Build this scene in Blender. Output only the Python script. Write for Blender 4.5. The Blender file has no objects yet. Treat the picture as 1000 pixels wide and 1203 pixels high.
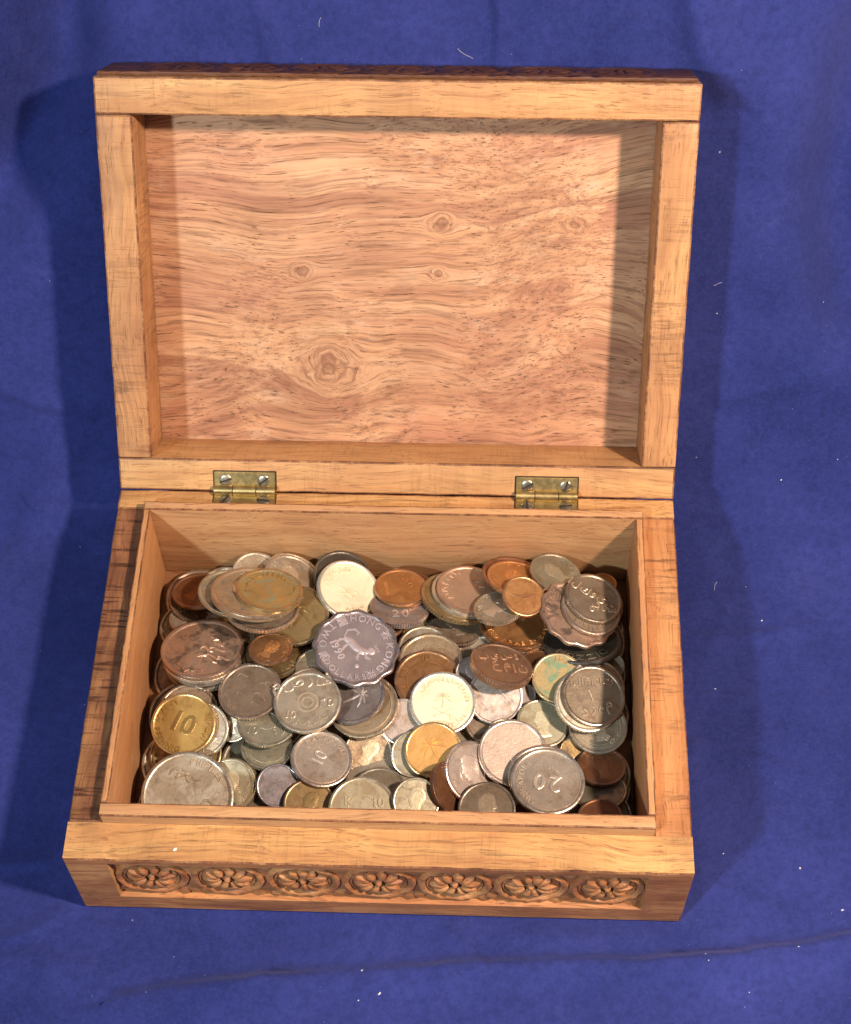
import bpy, bmesh, math, random
import numpy as np
from mathutils import Matrix, Vector

random.seed(11)
rng = np.random.default_rng(11)
scene = bpy.context.scene
COL = scene.collection

# ------------------------------------------------------------------ camera
cam_data = bpy.data.cameras.new("camera")
cam = bpy.data.objects.new("camera", cam_data)
COL.objects.link(cam)
scene.camera = cam
rx, ry, rz = 0.56123, 0.01206, 0.03191
CR = Matrix.Rotation(rz, 4, 'Z') @ Matrix.Rotation(ry, 4, 'Y') @ Matrix.Rotation(rx, 4, 'X')
cam.matrix_world = Matrix.Translation((0.02496, -0.18849, 0.48307)) @ CR
cam_data.sensor_fit = 'HORIZONTAL'
cam_data.sensor_width = 36.0
cam_data.lens = 1.982187 * 36.0
cam_data.shift_x = 0.0012
cam_data.shift_y = 0.0951
cam_data.clip_start = 0.01
cam_data.clip_end = 20.0

# ------------------------------------------------------------------ world, lamps, exposure
world = bpy.data.worlds.new("World")
scene.world = world
world.use_nodes = True
bg = world.node_tree.nodes["Background"]
bg.inputs[0].default_value = (0.92, 0.95, 1.0, 1)
bg.inputs[1].default_value = 0.13

def lamp(name, loc, target, watts, color, size):
    d = bpy.data.lights.new(name, 'AREA')
    d.shape = 'DISK'
    d.size = size
    d.energy = watts
    d.color = color
    o = bpy.data.objects.new(name, d)
    o.location = loc
    o.rotation_euler = (Vector(target) - Vector(loc)).to_track_quat('-Z', 'Y').to_euler()
    COL.objects.link(o)
    return o

AIM = (0.0, 0.10, 0.05)
lamp("lamp_cool", (-0.586, -0.734, 0.877), AIM, 11.0, (0.86, 0.97, 1.0), 0.085)
lamp("lamp_warm", (0.344, -0.11, 0.564), AIM, 6.6, (1.0, 0.76, 0.60), 0.045)

vs = scene.view_settings
vs.view_transform = 'Standard'
vs.look = 'None'
vs.exposure = 0.14
vs.gamma = 1.0

# ------------------------------------------------------------------ helpers
def link(o, parent=None):
    COL.objects.link(o)
    if parent is not None:
        o.parent = parent
    return o

def mesh_obj(name, verts, faces, mat, parent=None, smooth=False):
    me = bpy.data.meshes.new(name)
    me.from_pydata([tuple(map(float, v)) for v in verts], [], faces)
    me.validate()
    if smooth is True:
        me.polygons.foreach_set('use_smooth', [True] * len(me.polygons))
    elif smooth:
        me.polygons.foreach_set('use_smooth', [True] * len(me.polygons))
        me.set_sharp_from_angle(angle=smooth)
    if mat is not None:
        me.materials.append(mat)
    o = bpy.data.objects.new(name, me)
    return link(o, parent)

def bm_obj(name, bm, mat, parent=None, smooth=False):
    me = bpy.data.meshes.new(name)
    bm.normal_update()
    bm.to_mesh(me)
    bm.free()
    if smooth:
        me.polygons.foreach_set('use_smooth', [True] * len(me.polygons))
        me.set_sharp_from_angle(angle=smooth if smooth is not True else math.radians(40))
    if mat is not None:
        me.materials.append(mat)
    return link(bpy.data.objects.new(name, me), parent)

def plank_bm(lo, hi, bevel=0.0006, jitter=0.00012, seg=0.006, wobble=0.0):
    """A worn board: a box cut into short lengths, edges rounded and slightly uneven."""
    lo = Vector(lo); hi = Vector(hi)
    bm = bmesh.new()
    bmesh.ops.create_cube(bm, size=1.0)
    for v in bm.verts:
        v.co = Vector((lo[i] + (v.co[i] + .5) * (hi[i] - lo[i]) for i in range(3)))
    bmesh.ops.bevel(bm, geom=bm.edges[:], offset=bevel, segments=2, profile=0.6, affect='EDGES')
    ax = max(range(3), key=lambda i: hi[i] - lo[i])
    n = max(1, int((hi[ax] - lo[ax]) / seg))
    for k in range(1, n):
        co = Vector((0, 0, 0)); co[ax] = lo[ax] + (hi[ax] - lo[ax]) * k / n
        no = Vector((0, 0, 0)); no[ax] = 1
        bmesh.ops.bisect_plane(bm, geom=bm.verts[:] + bm.edges[:] + bm.faces[:], plane_co=co, plane_no=no)
    key = {}
    for v in bm.verts:
        # only the corners wander, broad faces stay flat
        edge = sum(1 for i in range(3) if i != ax and min(v.co[i] - lo[i], hi[i] - v.co[i]) < bevel * 1.05)
        if edge >= 2:
            k = (round(v.co[ax], 4), tuple(v.co[i] > (lo[i] + hi[i]) / 2 for i in range(3) if i != ax))
            if k not in key:
                key[k] = Vector((random.gauss(0, 1) for _ in range(3))) * jitter * 0.25
            v.co += key[k]
    return bm

def plank(name, lo, hi, mat, parent, **kw):
    o = bm_obj(name, plank_bm(lo, hi, **kw), mat, parent, smooth=math.radians(35))
    if W_EDGE is not None and mat is not W_DARK:      # handled, darkened arrises
        o.data.materials.append(W_EDGE)
        o.data.polygons.foreach_set('material_index', [1 if max(abs(c_) for c_ in p.normal) < 0.97 else 0 for p in o.data.polygons])
    return o

# ------------------------------------------------------------------ material nodes
class NT:
    def __init__(self, name):
        self.m = bpy.data.materials.new(name)
        self.m.use_nodes = True
        self.t = self.m.node_tree
        self.n = self.t.nodes
        self.bsdf = self.n["Principled BSDF"]
    def new(self, typ, **kw):
        nd = self.n.new(typ)
        for k, v in kw.items():
            setattr(nd, k, v)
        return nd
    def link(self, a, b):
        self.t.links.new(a, b)
    def val(self, sock, v):
        if hasattr(v, 'is_linked') or isinstance(v, bpy.types.NodeSocket):
            self.link(v, sock)
        else:
            sock.default_value = v
    def math(self, op, a, b=0.0, clamp=False):
        nd = self.new('ShaderNodeMath', operation=op, use_clamp=clamp)
        self.val(nd.inputs[0], a); self.val(nd.inputs[1], b)
        return nd.outputs[0]
    def vmath(self, op, a, b=(0, 0, 0)):
        nd = self.new('ShaderNodeVectorMath', operation=op)
        self.val(nd.inputs[0], a); self.val(nd.inputs[1], b)
        return nd.outputs['Value'] if op in ('LENGTH', 'DISTANCE', 'DOT_PRODUCT') else nd.outputs[0]
    def noise(self, vec, scale=1.0, detail=4.0, rough=0.55, dist=0.0):
        nd = self.new('ShaderNodeTexNoise')
        self.link(vec, nd.inputs['Vector'])
        nd.inputs['Scale'].default_value = scale
        nd.inputs['Detail'].default_value = detail
        nd.inputs['Roughness'].default_value = rough
        nd.inputs['Distortion'].default_value = dist
        return nd.outputs[0]
    def ramp(self, fac, stops, interp='LINEAR'):
        nd = self.new('ShaderNodeValToRGB')
        nd.color_ramp.interpolation = interp
        e = nd.color_ramp.elements
        while len(e) < len(stops):
            e.new(0.5)
        for el, (p, c) in zip(e, stops):
            el.position = p
            el.color = (c[0], c[1], c[2], 1) if not isinstance(c, (int, float)) else (c, c, c, 1)
        self.link(fac, nd.inputs[0])
        return nd.outputs[0]
    def mix(self, fac, a, b, blend='MIX'):
        nd = self.new('ShaderNodeMix', data_type='RGBA', blend_type=blend)
        self.val(nd.inputs[0], fac)
        for s, v in ((nd.inputs[6], a), (nd.inputs[7], b)):
            if isinstance(v, (tuple, list)):
                s.default_value = (v[0], v[1], v[2], 1)
            else:
                self.link(v, s)
        return nd.outputs[2]
    def coords(self):
        tc = self.new('ShaderNodeTexCoord')
        oi = self.new('ShaderNodeObjectInfo')
        off = self.vmath('MULTIPLY', self.vmath('ADD', oi.outputs['Random'], (0, 0, 0)), (0.9, 0.7, 0.5))
        self.rand = oi.outputs['Random']
        self.obj = tc.outputs['Object']
        return self.vmath('ADD', tc.outputs['Object'], off)
    def scale(self, vec, s):
        return self.vmath('MULTIPLY', vec, s)
    def bump(self, h, strength=0.4, dist=0.0003, normal=None):
        nd = self.new('ShaderNodeBump')
        nd.inputs['Strength'].default_value = strength
        nd.inputs['Distance'].default_value = dist
        self.link(h, nd.inputs['Height'])
        if normal is not None:
            self.link(normal, nd.inputs['Normal'])
        return nd.outputs[0]

def wood(name, light, mid, dark, axis=0, streak=0.5, pores=0.5, dirt=0.2, saw=0.0, rough=0.5, knots=None, stain=(0.05, 0.018, 0.008), swoop=0.012, bands=0.0):
    light, mid, dark = [(q[0], q[1] * 0.98, q[2] * 0.92) for q in (light, mid, dark)]
    t = NT(name)
    co = t.coords()
    # slow wander so that the grain is never ruler straight
    wn = t.new('ShaderNodeTexNoise')
    t.link(co, wn.inputs['Vector']); wn.inputs['Scale'].default_value = 22.0; wn.inputs['Detail'].default_value = 2.0
    wander = t.vmath('MULTIPLY', t.vmath('SUBTRACT', wn.outputs['Color'], (0.5, 0.5, 0.5)), (0.010, 0.010, 0.010))
    wl = t.new('ShaderNodeTexNoise')
    t.link(co, wl.inputs['Vector']); wl.inputs['Scale'].default_value = 9.0; wl.inputs['Detail'].default_value = 1.0
    v = t.vmath('ADD', t.vmath('ADD', co, wander), t.vmath('MULTIPLY', t.vmath('SUBTRACT', wl.outputs['Color'], (0.5, 0.5, 0.5)), (swoop, swoop, swoop)))
    knot_mask = None
    if knots:
        base = t.obj
        for (kx, ky, kr, ks) in knots:
            d = t.vmath('SUBTRACT', base, (kx, ky, 0.0))
            d = t.vmath('MULTIPLY', d, (0.8, 1.15, 0.0))
            kn = t.new('ShaderNodeTexNoise'); t.link(co, kn.inputs['Vector']); kn.inputs['Scale'].default_value = 0.9 / kr; kn.inputs['Detail'].default_value = 3.0
            d = t.vmath('ADD', d, t.vmath('MULTIPLY', t.vmath('SUBTRACT', kn.outputs['Color'], (0.5, 0.5, 0.5)), (kr * 0.9, kr * 0.9, 0.0)))
            ln = t.vmath('LENGTH', d)
            g = t.math('POWER', 2.718, t.math('MULTIPLY', t.math('POWER', t.math('DIVIDE', ln, kr), 2.0), -1.0))
            # push the grain away from the knot
            push = t.vmath('MULTIPLY', t.vmath('NORMALIZE', d), (0.0, 1.0, 0.0))
            sc = t.new('ShaderNodeVectorMath', operation='SCALE')
            t.link(push, sc.inputs[0]); t.link(t.math('MULTIPLY', g, -kr * 1.3), sc.inputs['Scale'])
            v = t.vmath('ADD', v, sc.outputs[0])
            nz = t.noise(co, 260.0, 2.0)
            ring = t.math('SINE', t.math('ADD', t.math('MULTIPLY', ln, 2600.0 * ks), t.math('MULTIPLY', nz, 9.0)))
            core = t.math('LESS_THAN', ln, kr * 0.16)
            mk = t.math('MULTIPLY', t.math('MULTIPLY', t.math('ADD', t.math('MULTIPLY', ring, 0.5), 0.5), t.math('POWER', g, 2.0)), 0.9)
            mk = t.math('MAXIMUM', mk, t.math('MULTIPLY', t.math('POWER', g, 9.0), 0.55))
            knot_mask = mk if knot_mask is None else t.math('MAXIMUM', knot_mask, mk)
    def st(along, across):
        s = [across, across, across]; s[axis] = along
        return t.scale(v, tuple(s))
    broad = t.noise(st(7, 150), 1.0, 5.0, 0.68, 0.5)
    fine = t.noise(st(26, 900), 1.0, 6.0, 0.7, 0.25)
    pore = t.noise(st(48, 2000), 1.0, 3.0, 0.6)
    patch = t.noise(co, 38.0, 3.0, 0.6)
    c = t.ramp(broad, [(0.28, dark), (0.46, mid), (0.62, light)])
    if bands:
        bn = t.noise(st(4, 62), 1.0, 4.0, 0.6, 0.8)
        c = t.mix(t.math('MULTIPLY', t.ramp(bn, [(0.50, 0.0), (0.58, 1.0), (0.62, 0.55), (0.70, 0.0)]), bands), c, (dark[0], dark[1], dark[2] * 1.05))
        pale = t.noise(t.scale(co, (60, 130, 60)), 1.0, 4.0, 0.7)
        c = t.mix(t.math('MULTIPLY', t.ramp(pale, [(0.56, 0.0), (0.72, 1.0)]), 0.45), c, (0.62, 0.46, 0.33))
    hueN = t.noise(st(14, 42), 1.0, 3.0, 0.6)
    c = t.mix(t.math('MULTIPLY', t.ramp(hueN, [(0.40, 0.0), (0.66, 1.0)]), 0.55), c, (mid[0] * 0.80, mid[1] * 0.68, mid[2] * 0.78))
    f = t.ramp(fine, [(0.36, 0.0), (0.52, 1.0)])
    c = t.mix(t.math('MULTIPLY', t.math('SUBTRACT', 1.0, f), streak), c, t.mix(0.6, dark, stain), 'MIX')
    pm = t.ramp(pore, [(0.60, 0.0), (0.68, 1.0)])
    c = t.mix(t.math('MULTIPLY', pm, pores), c, stain)
    c = t.mix(t.math('MULTIPLY', t.ramp(patch, [(0.42, 0.0), (0.75, 1.0)]), dirt), c, t.mix(0.5, dark, stain))
    height = t.math('SUBTRACT', t.math('MULTIPLY', fine, 0.6), t.math('MULTIPLY', pm, 0.6))
    if saw > 0:
        # saw marks and dark stain left across the end of the board
        s = [60, 60, 60]; s[axis] = 620
        sw = t.noise(t.scale(co, tuple(s)), 1.0, 3.0, 0.7)
        big = t.noise(co, 48.0, 4.0, 0.7)
        smk = t.math('MULTIPLY', t.ramp(sw, [(0.50, 0.0), (0.60, 1.0)]), t.ramp(big, [(0.40, 0.0), (0.62, 1.0)]))
        c = t.mix(t.math('MULTIPLY', smk, saw), c, stain)
        height = t.math('SUBTRACT', height, t.math('MULTIPLY', smk, 0.5))
    if knot_mask is not None:
        c = t.mix(knot_mask, c, t.mix(0.45, dark, stain))
    t.link(c, t.bsdf.inputs['Base Color'])
    t.link(t.math('ADD', rough - 0.06, t.math('MULTIPLY', fine, 0.14)), t.bsdf.inputs['Roughness'])
    t.bsdf.inputs['Specular IOR Level'].default_value = 0.35
    t.link(t.bump(height, 0.5, 0.0004), t.bsdf.inputs['Normal'])
    return t.m

def metal(name, a, b, grime, metallic=0.75, rough=0.42, grime_amt=0.5, spot=None, spot_amt=0.0, bump=0.42):
    t = NT(name)
    co = t.coords()
    n1 = t.noise(co, 130.0, 4.0, 0.6, 0.3)
    n2 = t.noise(co, 420.0, 4.0, 0.65)
    n3 = t.noise(co, 1100.0, 4.0, 0.7)
    c = t.mix(t.ramp(n1, [(0.35, 0.0), (0.65, 1.0)]), a, b)
    g = t.math('MULTIPLY', t.ramp(n2, [(0.42, 0.0), (0.68, 1.0)]), grime_amt)
    c = t.mix(g, c, grime)
    if spot is not None:
        n4 = t.noise(co, 170.0, 3.0, 0.65, 0.5)
        c = t.mix(t.math('MULTIPLY', t.ramp(n4, [(0.52, 0.0), (0.62, 1.0)]), spot_amt), c, spot)
    hsv = t.new('ShaderNodeHueSaturation')
    t.link(c, hsv.inputs['Color'])
    t.link(t.math('ADD', 0.86, t.math('MULTIPLY', t.rand, 0.26)), hsv.inputs['Value'])
    t.link(hsv.outputs[0], t.bsdf.inputs['Base Color'])
    t.link(t.math('SUBTRACT', metallic, t.math('MULTIPLY', g, 0.6), True), t.bsdf.inputs['Metallic'])
    t.link(t.math('ADD', rough - 0.08, t.math('ADD', t.math('MULTIPLY', n2, 0.12), t.math('MULTIPLY', g, 0.3))), t.bsdf.inputs['Roughness'])
    # knocks and fine scratches
    sc = t.noise(t.scale(co, (160, 2600, 300)), 1.0, 2.0, 0.5)
    h = t.math('ADD', t.math('MULTIPLY', n3, 0.5), t.math('ADD', t.math('MULTIPLY', sc, 0.10), t.math('MULTIPLY', n2, 0.45)))
    t.link(t.bump(h, bump, 0.00025), t.bsdf.inputs['Normal'])
    return t.m

# ------------------------------------------------------------------ materials
W_PANEL = wood("wood_lid_panel", (0.63, 0.385, 0.235), (0.54, 0.295, 0.165), (0.33, 0.155, 0.09), 0, 0.66, 0.75, 0.35, swoop=0.05, bands=0.95,
               knots=[(-0.0225, 0.0362, 0.0095, 0.8), (0.0132, 0.0839, 0.0045, 1.2), (0.0556, 0.0840, 0.0042, 1.3), (-0.0319, 0.0681, 0.0040, 1.3), (0.0126, 0.0677, 0.0030, 1.4), (0.0522, 0.0633, 0.0032, 1.3)], rough=0.6)
W_LID_X = wood("wood_lid_rail", (0.63, 0.385, 0.175), (0.56, 0.31, 0.135), (0.38, 0.175, 0.08), 0, 0.4, 0.45, 0.4, saw=0.12)
W_LID_Y = wood("wood_lid_stile", (0.58, 0.33, 0.145), (0.50, 0.26, 0.11), (0.32, 0.145, 0.07), 1, 0.35, 0.4, 0.55, saw=0.4)
W_FRONT = wood("wood_front", (0.60, 0.36, 0.15), (0.53, 0.285, 0.115), (0.33, 0.15, 0.065), 0, 0.55, 0.5, 0.5, saw=0.1)
W_SIDE_DARK = wood("wood_stained_side", (0.42, 0.22, 0.09), (0.27, 0.12, 0.055), (0.11, 0.043, 0.026), 1, 0.5, 0.4, 0.85, saw=1.0)
W_SIDE = wood("wood_side", (0.56, 0.285, 0.125), (0.49, 0.23, 0.09), (0.36, 0.14, 0.055), 1, 0.25, 0.35, 0.3, saw=0.6)
W_LIP_X = wood("wood_lining_long", (0.57, 0.34, 0.175), (0.50, 0.275, 0.13), (0.38, 0.18, 0.085), 0, 0.3, 0.45, 0.1)
W_LIP_Y = wood("wood_lining_short", (0.54, 0.29, 0.135), (0.49, 0.245, 0.105), (0.38, 0.17, 0.07), 1, 0.2, 0.35, 0.15)
W_CARVE = wood("wood_carving", (0.62, 0.315, 0.13), (0.47, 0.20, 0.075), (0.22, 0.075, 0.03), 0, 0.45, 0.5, 0.7, stain=(0.05, 0.014, 0.006))
W_EDGE = wood("wood_worn_edge", (0.50, 0.27, 0.12), (0.26, 0.11, 0.05), (0.07, 0.028, 0.016), 2, 0.5, 0.5, 0.9)
W_DARK = wood("wood_dark_outside", (0.16, 0.065, 0.03), (0.09, 0.035, 0.018), (0.04, 0.016, 0.01), 0, 0.4, 0.5, 0.5)
W_FLOOR = wood("wood_box_floor", (0.34, 0.18, 0.08), (0.27, 0.13, 0.06), (0.18, 0.08, 0.04), 0, 0.3, 0.4, 0.4)

BRASS_H = metal("hinge_brass", (0.66, 0.50, 0.22), (0.54, 0.40, 0.17), (0.16, 0.10, 0.04), 0.95, 0.34, 0.22, bump=0.12)
STEEL = metal("screw_steel", (0.46, 0.41, 0.31), (0.34, 0.30, 0.23), (0.12, 0.10, 0.07), 0.95, 0.32, 0.4)

G = (0.055, 0.042, 0.03)
M = {}
RIM = {}
def coin_metal(key, a, b, grime=G, spot=None, spot_amt=0.0, metallic=0.7, rough=0.43, grime_amt=0.62, lift=1.35):
    a = (min(.9, a[0] * 1.10), a[1] * 1.04, a[2] * 0.93); b = (min(.9, b[0] * 1.10), b[1] * 1.04, b[2] * 0.93)
    if spot is None:            # patchy brown tarnish
        spot = (a[0] * 0.50 + 0.03, a[1] * 0.42 + 0.02, a[2] * 0.34 + 0.01); spot_amt = 0.55 if grime_amt > 0.3 else 0.25
    base = metal("coin_" + key, a, b, grime, metallic, rough, grime_amt, spot, spot_amt)
    hi = metal("coin_" + key + "_worn_relief", tuple(min(0.9, x * (1 + (lift - 1) * 0.8)) for x in a), tuple(min(0.85, x * (1 + (lift - 1) * 0.8)) for x in b), grime, metallic, rough - 0.06, grime_amt * 0.35)
    M[key] = (base, hi)
    RIM[key] = metal("coin_" + key + "_rim", tuple(min(0.85, 0.12 + x * 1.15) for x in a), tuple(min(0.8, 0.06 + x * 1.1) for x in b), grime, 0.9, 0.30, grime_amt * 0.6)  # rim colour lifted above the face to suggest light caught on the edge

coin_metal('silver', (0.60, 0.55, 0.47), (0.46, 0.42, 0.35))
coin_metal('white', (0.86, 0.80, 0.64), (0.78, 0.72, 0.58), (0.30, 0.26, 0.18), metallic=0.45, rough=0.45, grime_amt=0.2, lift=0.80)
coin_metal('nickel', (0.50, 0.45, 0.38), (0.38, 0.34, 0.28))
coin_metal('greynickel', (0.42, 0.38, 0.34), (0.32, 0.29, 0.26), lift=1.6)
coin_metal('pinkgrey', (0.52, 0.46, 0.41), (0.42, 0.37, 0.34), lift=1.5)
coin_metal('brownnickel', (0.36, 0.29, 0.23), (0.27, 0.205, 0.155))
coin_metal('darknickel', (0.28, 0.235, 0.185), (0.20, 0.165, 0.125), lift=1.9)
coin_metal('pink', (0.55, 0.41, 0.32), (0.48, 0.355, 0.28), grime_amt=0.25)
coin_metal('pinkbrown', (0.43, 0.30, 0.235), (0.36, 0.25, 0.19), spot=(0.07, 0.06, 0.05), spot_amt=0.7)
coin_metal('violet', (0.37, 0.335, 0.345), (0.28, 0.25, 0.27), lift=1.6)
coin_metal('hkviolet', (0.30, 0.268, 0.30), (0.235, 0.21, 0.245), rough=0.5, metallic=0.5, grime_amt=0.3, lift=2.0)
coin_metal('paleviolet', (0.56, 0.49, 0.46), (0.44, 0.385, 0.38))
coin_metal('silverpink', (0.60, 0.50, 0.44), (0.52, 0.44, 0.40), grime_amt=0.2)
coin_metal('bigsilver', (0.46, 0.42, 0.345), (0.36, 0.32, 0.26), spot=(0.62, 0.60, 0.52), spot_amt=0.4)
coin_metal('blue', (0.25, 0.235, 0.27), (0.19, 0.18, 0.215), metallic=0.5)
coin_metal('tan', (0.52, 0.425, 0.31), (0.43, 0.345, 0.25))
coin_metal('palegreen', (0.50, 0.48, 0.375), (0.42, 0.40, 0.30), (0.12, 0.10, 0.06), metallic=0.5)
coin_metal('greengrey', (0.36, 0.345, 0.275), (0.27, 0.26, 0.205))
coin_metal('olive', (0.34, 0.25, 0.12), (0.25, 0.18, 0.085))
coin_metal('copper', (0.50, 0.27, 0.115), (0.40, 0.20, 0.08), (0.12, 0.05, 0.02), grime_amt=0.35, lift=1.4)
coin_metal('darkcopper', (0.26, 0.125, 0.06), (0.17, 0.08, 0.042), grime_amt=0.4)
coin_metal('bronze', (0.33, 0.175, 0.075), (0.24, 0.12, 0.055), (0.05, 0.03, 0.02), lift=1.6)
coin_metal('redbronze', (0.38, 0.245, 0.165), (0.30, 0.18, 0.12), (0.06, 0.03, 0.02), lift=1.7)
coin_metal('brass', (0.52, 0.36, 0.13), (0.43, 0.29, 0.10), (0.10, 0.06, 0.02), grime_amt=0.35, lift=0.62)
coin_metal('oldbrass', (0.42, 0.29, 0.12), (0.34, 0.235, 0.10), (0.10, 0.07, 0.03), spot=(0.20, 0.28, 0.22), spot_amt=0.55, metallic=0.55, lift=0.75)
coin_metal('gold', (0.70, 0.42, 0.16), (0.60, 0.35, 0.13), (0.20, 0.10, 0.02), grime_amt=0.25, metallic=0.6, lift=1.1)
coin_metal('patina', (0.40, 0.31, 0.16), (0.33, 0.27, 0.14), (0.12, 0.10, 0.05), spot=(0.12, 0.26, 0.16), spot_amt=0.8, metallic=0.45)
coin_metal('black', (0.085, 0.085, 0.075), (0.055, 0.06, 0.055), (0.02, 0.02, 0.02), lift=2.2)
coin_metal('dark', (0.09, 0.08, 0.065), (0.06, 0.052, 0.045), (0.02, 0.018, 0.015), lift=2.0)

def cloth_material():
    t = NT("blue_cloth")
    co = t.coords()
    n1 = t.noise(t.obj, 13.0, 7.0, 0.66)
    n2 = t.noise(t.obj, 900.0, 4.0, 0.7)
    n3 = t.noise(t.obj, 60.0, 5.0, 0.7, 0.6)
    c = t.mix(t.ramp(n1, [(0.3, 0.0), (0.7, 1.0)]), (0.009, 0.016, 0.090), (0.034, 0.044, 0.205))
    c = t.mix(t.math('MULTIPLY', t.ramp(n2, [(0.35, 0.0), (0.7, 1.0)]), 0.35), c, (0.040, 0.054, 0.25))
    # dusty bloom rubbed into the nap
    c = t.mix(t.math('MULTIPLY', t.ramp(n3, [(0.60, 0.0), (0.80, 1.0)]), 0.14), c, (0.09, 0.105, 0.30))
    n4 = t.noise(t.obj, 210.0, 3.0, 0.75, 0.8)
    c = t.mix(t.math('MULTIPLY', t.ramp(n4, [(0.70, 0.0), (0.80, 1.0)]), 0.30), c, (0.20, 0.21, 0.36))
    fz = t.noise(t.obj, 360.0, 5.0, 0.8)
    c = t.mix(t.math('MULTIPLY', t.ramp(fz, [(0.38, 1.0), (0.56, 0.0)]), 0.35), c, (0.010, 0.015, 0.075))
    t.link(c, t.bsdf.inputs['Base Color'])
    t.bsdf.inputs['Roughness'].default_value = 0.9
    t.bsdf.inputs['Specular IOR Level'].default_value = 0.1
    t.bsdf.inputs['Sheen Weight'].default_value = 0.25
    t.bsdf.inputs['Sheen Roughness'].default_value = 0.5
    t.bsdf.inputs['Sheen Tint'].default_value = (0.35, 0.38, 0.9, 1)
    n5 = t.noise(t.obj, 330.0, 5.0, 0.75)
    weave = t.noise(t.scale(t.obj, (1500, 1500, 1500)), 1.0, 3.0, 0.8)
    h = t.math('ADD', t.math('MULTIPLY', weave, 0.5), t.math('ADD', n2, t.math('MULTIPLY', n4, 0.8)))
    t.link(t.bump(h, 0.5, 0.0005), t.bsdf.inputs['Normal'])
    return t.m
CLOTH = cloth_material()

LINT = NT("lint_white").m
LINT.node_tree.nodes["Principled BSDF"].inputs['Base Color'].default_value = (0.75, 0.74, 0.72, 1)
LINT.node_tree.nodes["Principled BSDF"].inputs['Roughness'].default_value = 0.9

# ------------------------------------------------------------------ measures of the box (metres)
BW, BD, BH = 0.18, 0.1298, 0.03608
LEAN = 0.59992                       # lid leans back this far from upright
LT = 0.0250                          # lid thickness
SL, CL_ = math.sin(LEAN), math.cos(LEAN)
IX0, IX1, IY0, IY1 = -0.0783, 0.0770, 0.0160, 0.1190   # inside of the lining
WX0, WX1, WY0, WY1 = -0.0805, 0.0795, 0.0116, 0.1222   # inside of the walls
LIP = 0.0046

# ------------------------------------------------------------------ cloth: table top that climbs behind the lid
S0 = 0.1408
def profile(s):
    """table height profile: (y, z, normal y, normal z) at arc position s"""
    L = 0.020
    if s < S0 - L:
        return s, 0.0, 0.0, 1.0
    if s > S0 + L:
        k = s - S0
        return S0 + k * SL, k * CL_, -CL_, SL
    t = (s - (S0 - L)) / (2 * L)
    p0 = (S0 - L, 0.0); p1 = (S0, 0.0); p2 = (S0 + L * SL, L * CL_)
    y = (1 - t) ** 2 * p0[0] + 2 * t * (1 - t) * p1[0] + t * t * p2[0]
    z = (1 - t) ** 2 * p0[1] + 2 * t * (1 - t) * p1[1] + t * t * p2[1]
    dy = 2 * (1 - t) * (p1[0] - p0[0]) + 2 * t * (p2[0] - p1[0])
    dz = 2 * (1 - t) * (p1[1] - p0[1]) + 2 * t * (p2[1] - p1[1])
    l = math.hypot(dy, dz)
    return y, z, -dz / l, dy / l

def fine_axis(a, b, c, d, st, coarse):
    return np.concatenate([np.arange(a, b, coarse), np.arange(b, c, st), np.arange(c, d + 1e-6, coarse)])
CX = fine_axis(-0.60, -0.16, 0.17, 0.60, 0.0011, 0.02)
CS = fine_axis(-0.40, -0.05, 0.34, 0.90, 0.0011, 0.02)
GX, GS = np.meshgrid(CX, CS)

def dist_poly(pts):
    best = np.full(GX.shape, 9.0); side = np.zeros(GX.shape)
    for (ax, ay), (bx, by) in zip(pts[:-1], pts[1:]):
        ax, ay, bx, by = ax / 1e3, ay / 1e3, bx / 1e3, by / 1e3
        dx, dy = bx - ax, by - ay
        t = np.clip(((GX - ax) * dx + (GS - ay) * dy) / (dx * dx + dy * dy), 0, 1)
        px, py = ax + t * dx, ay + t * dy
        d = np.hypot(GX - px, GS - py)
        sg = np.sign((GX - ax) * dy - (GS - ay) * dx)
        m = d < best
        best = np.where(m, d, best); side = np.where(m, sg, side)
    return best, side

HGT = np.zeros(GX.shape)
def vnoise(sc, seed):
    r = np.random.default_rng(seed)
    out = np.zeros(GX.shape)
    for k in range(7):
        a = r.uniform(0, math.pi); fq = sc * r.uniform(0.6, 1.5); ph = r.uniform(0, 6.28)
        out += np.sin((GX * math.cos(a) + GS * math.sin(a)) * fq + ph + 1.2 * np.sin((GX * math.sin(a) - GS * math.cos(a)) * fq * 0.6))
    return out / 7
HGT += vnoise(28, 21) * 0.0035 + vnoise(60, 3) * 0.0022 + vnoise(160, 5) * 0.0006 + vnoise(420, 9) * 0.00008
def ridge(pts, amp, wid, skew=0.0, rough=0.0):
    """a soft fold along a line; skew makes one flank steeper"""
    global HGT
    d, s = dist_poly(pts)
    w = wid * np.where(s > 0, 1 + skew, 1 - skew)
    if rough:
        m_ = np.clip(0.75 + rough * vnoise(95, int(amp * 1e6)) * 2.2, 0.1, 1.6)
        d = np.abs(d + rough * 0.0022 * vnoise(260, 17))
    else:
        m_ = 1.0
    HGT = HGT + amp * m_ * np.exp(-(d / w) ** 2)
ridge([(-75, -29), (-61, -25.8), (-36, -22.5), (-11, -19.8), (19, -17.1), (49, -15.7), (79.5, -14.4), (105, -11.6), (127, -7.8), (150, -3)], 0.0052, 0.0050, 0.45, 0.30)
ridge([(74, -48), (78.8, -31.6), (82.2, -23.1), (85.6, -13)], 0.0024, 0.0034, -0.4, 0.3)
ridge([(14, -40), (17, -26), (19, -17)], 0.0007, 0.003, 0.3)
ridge([(-130, -22), (-104, -17), (-84, -20)], 0.0012, 0.005, 0.3)
ridge([(-86, -2), (-80, -10), (-74, -19)], 0.0006, 0.003, 0.2)
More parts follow.
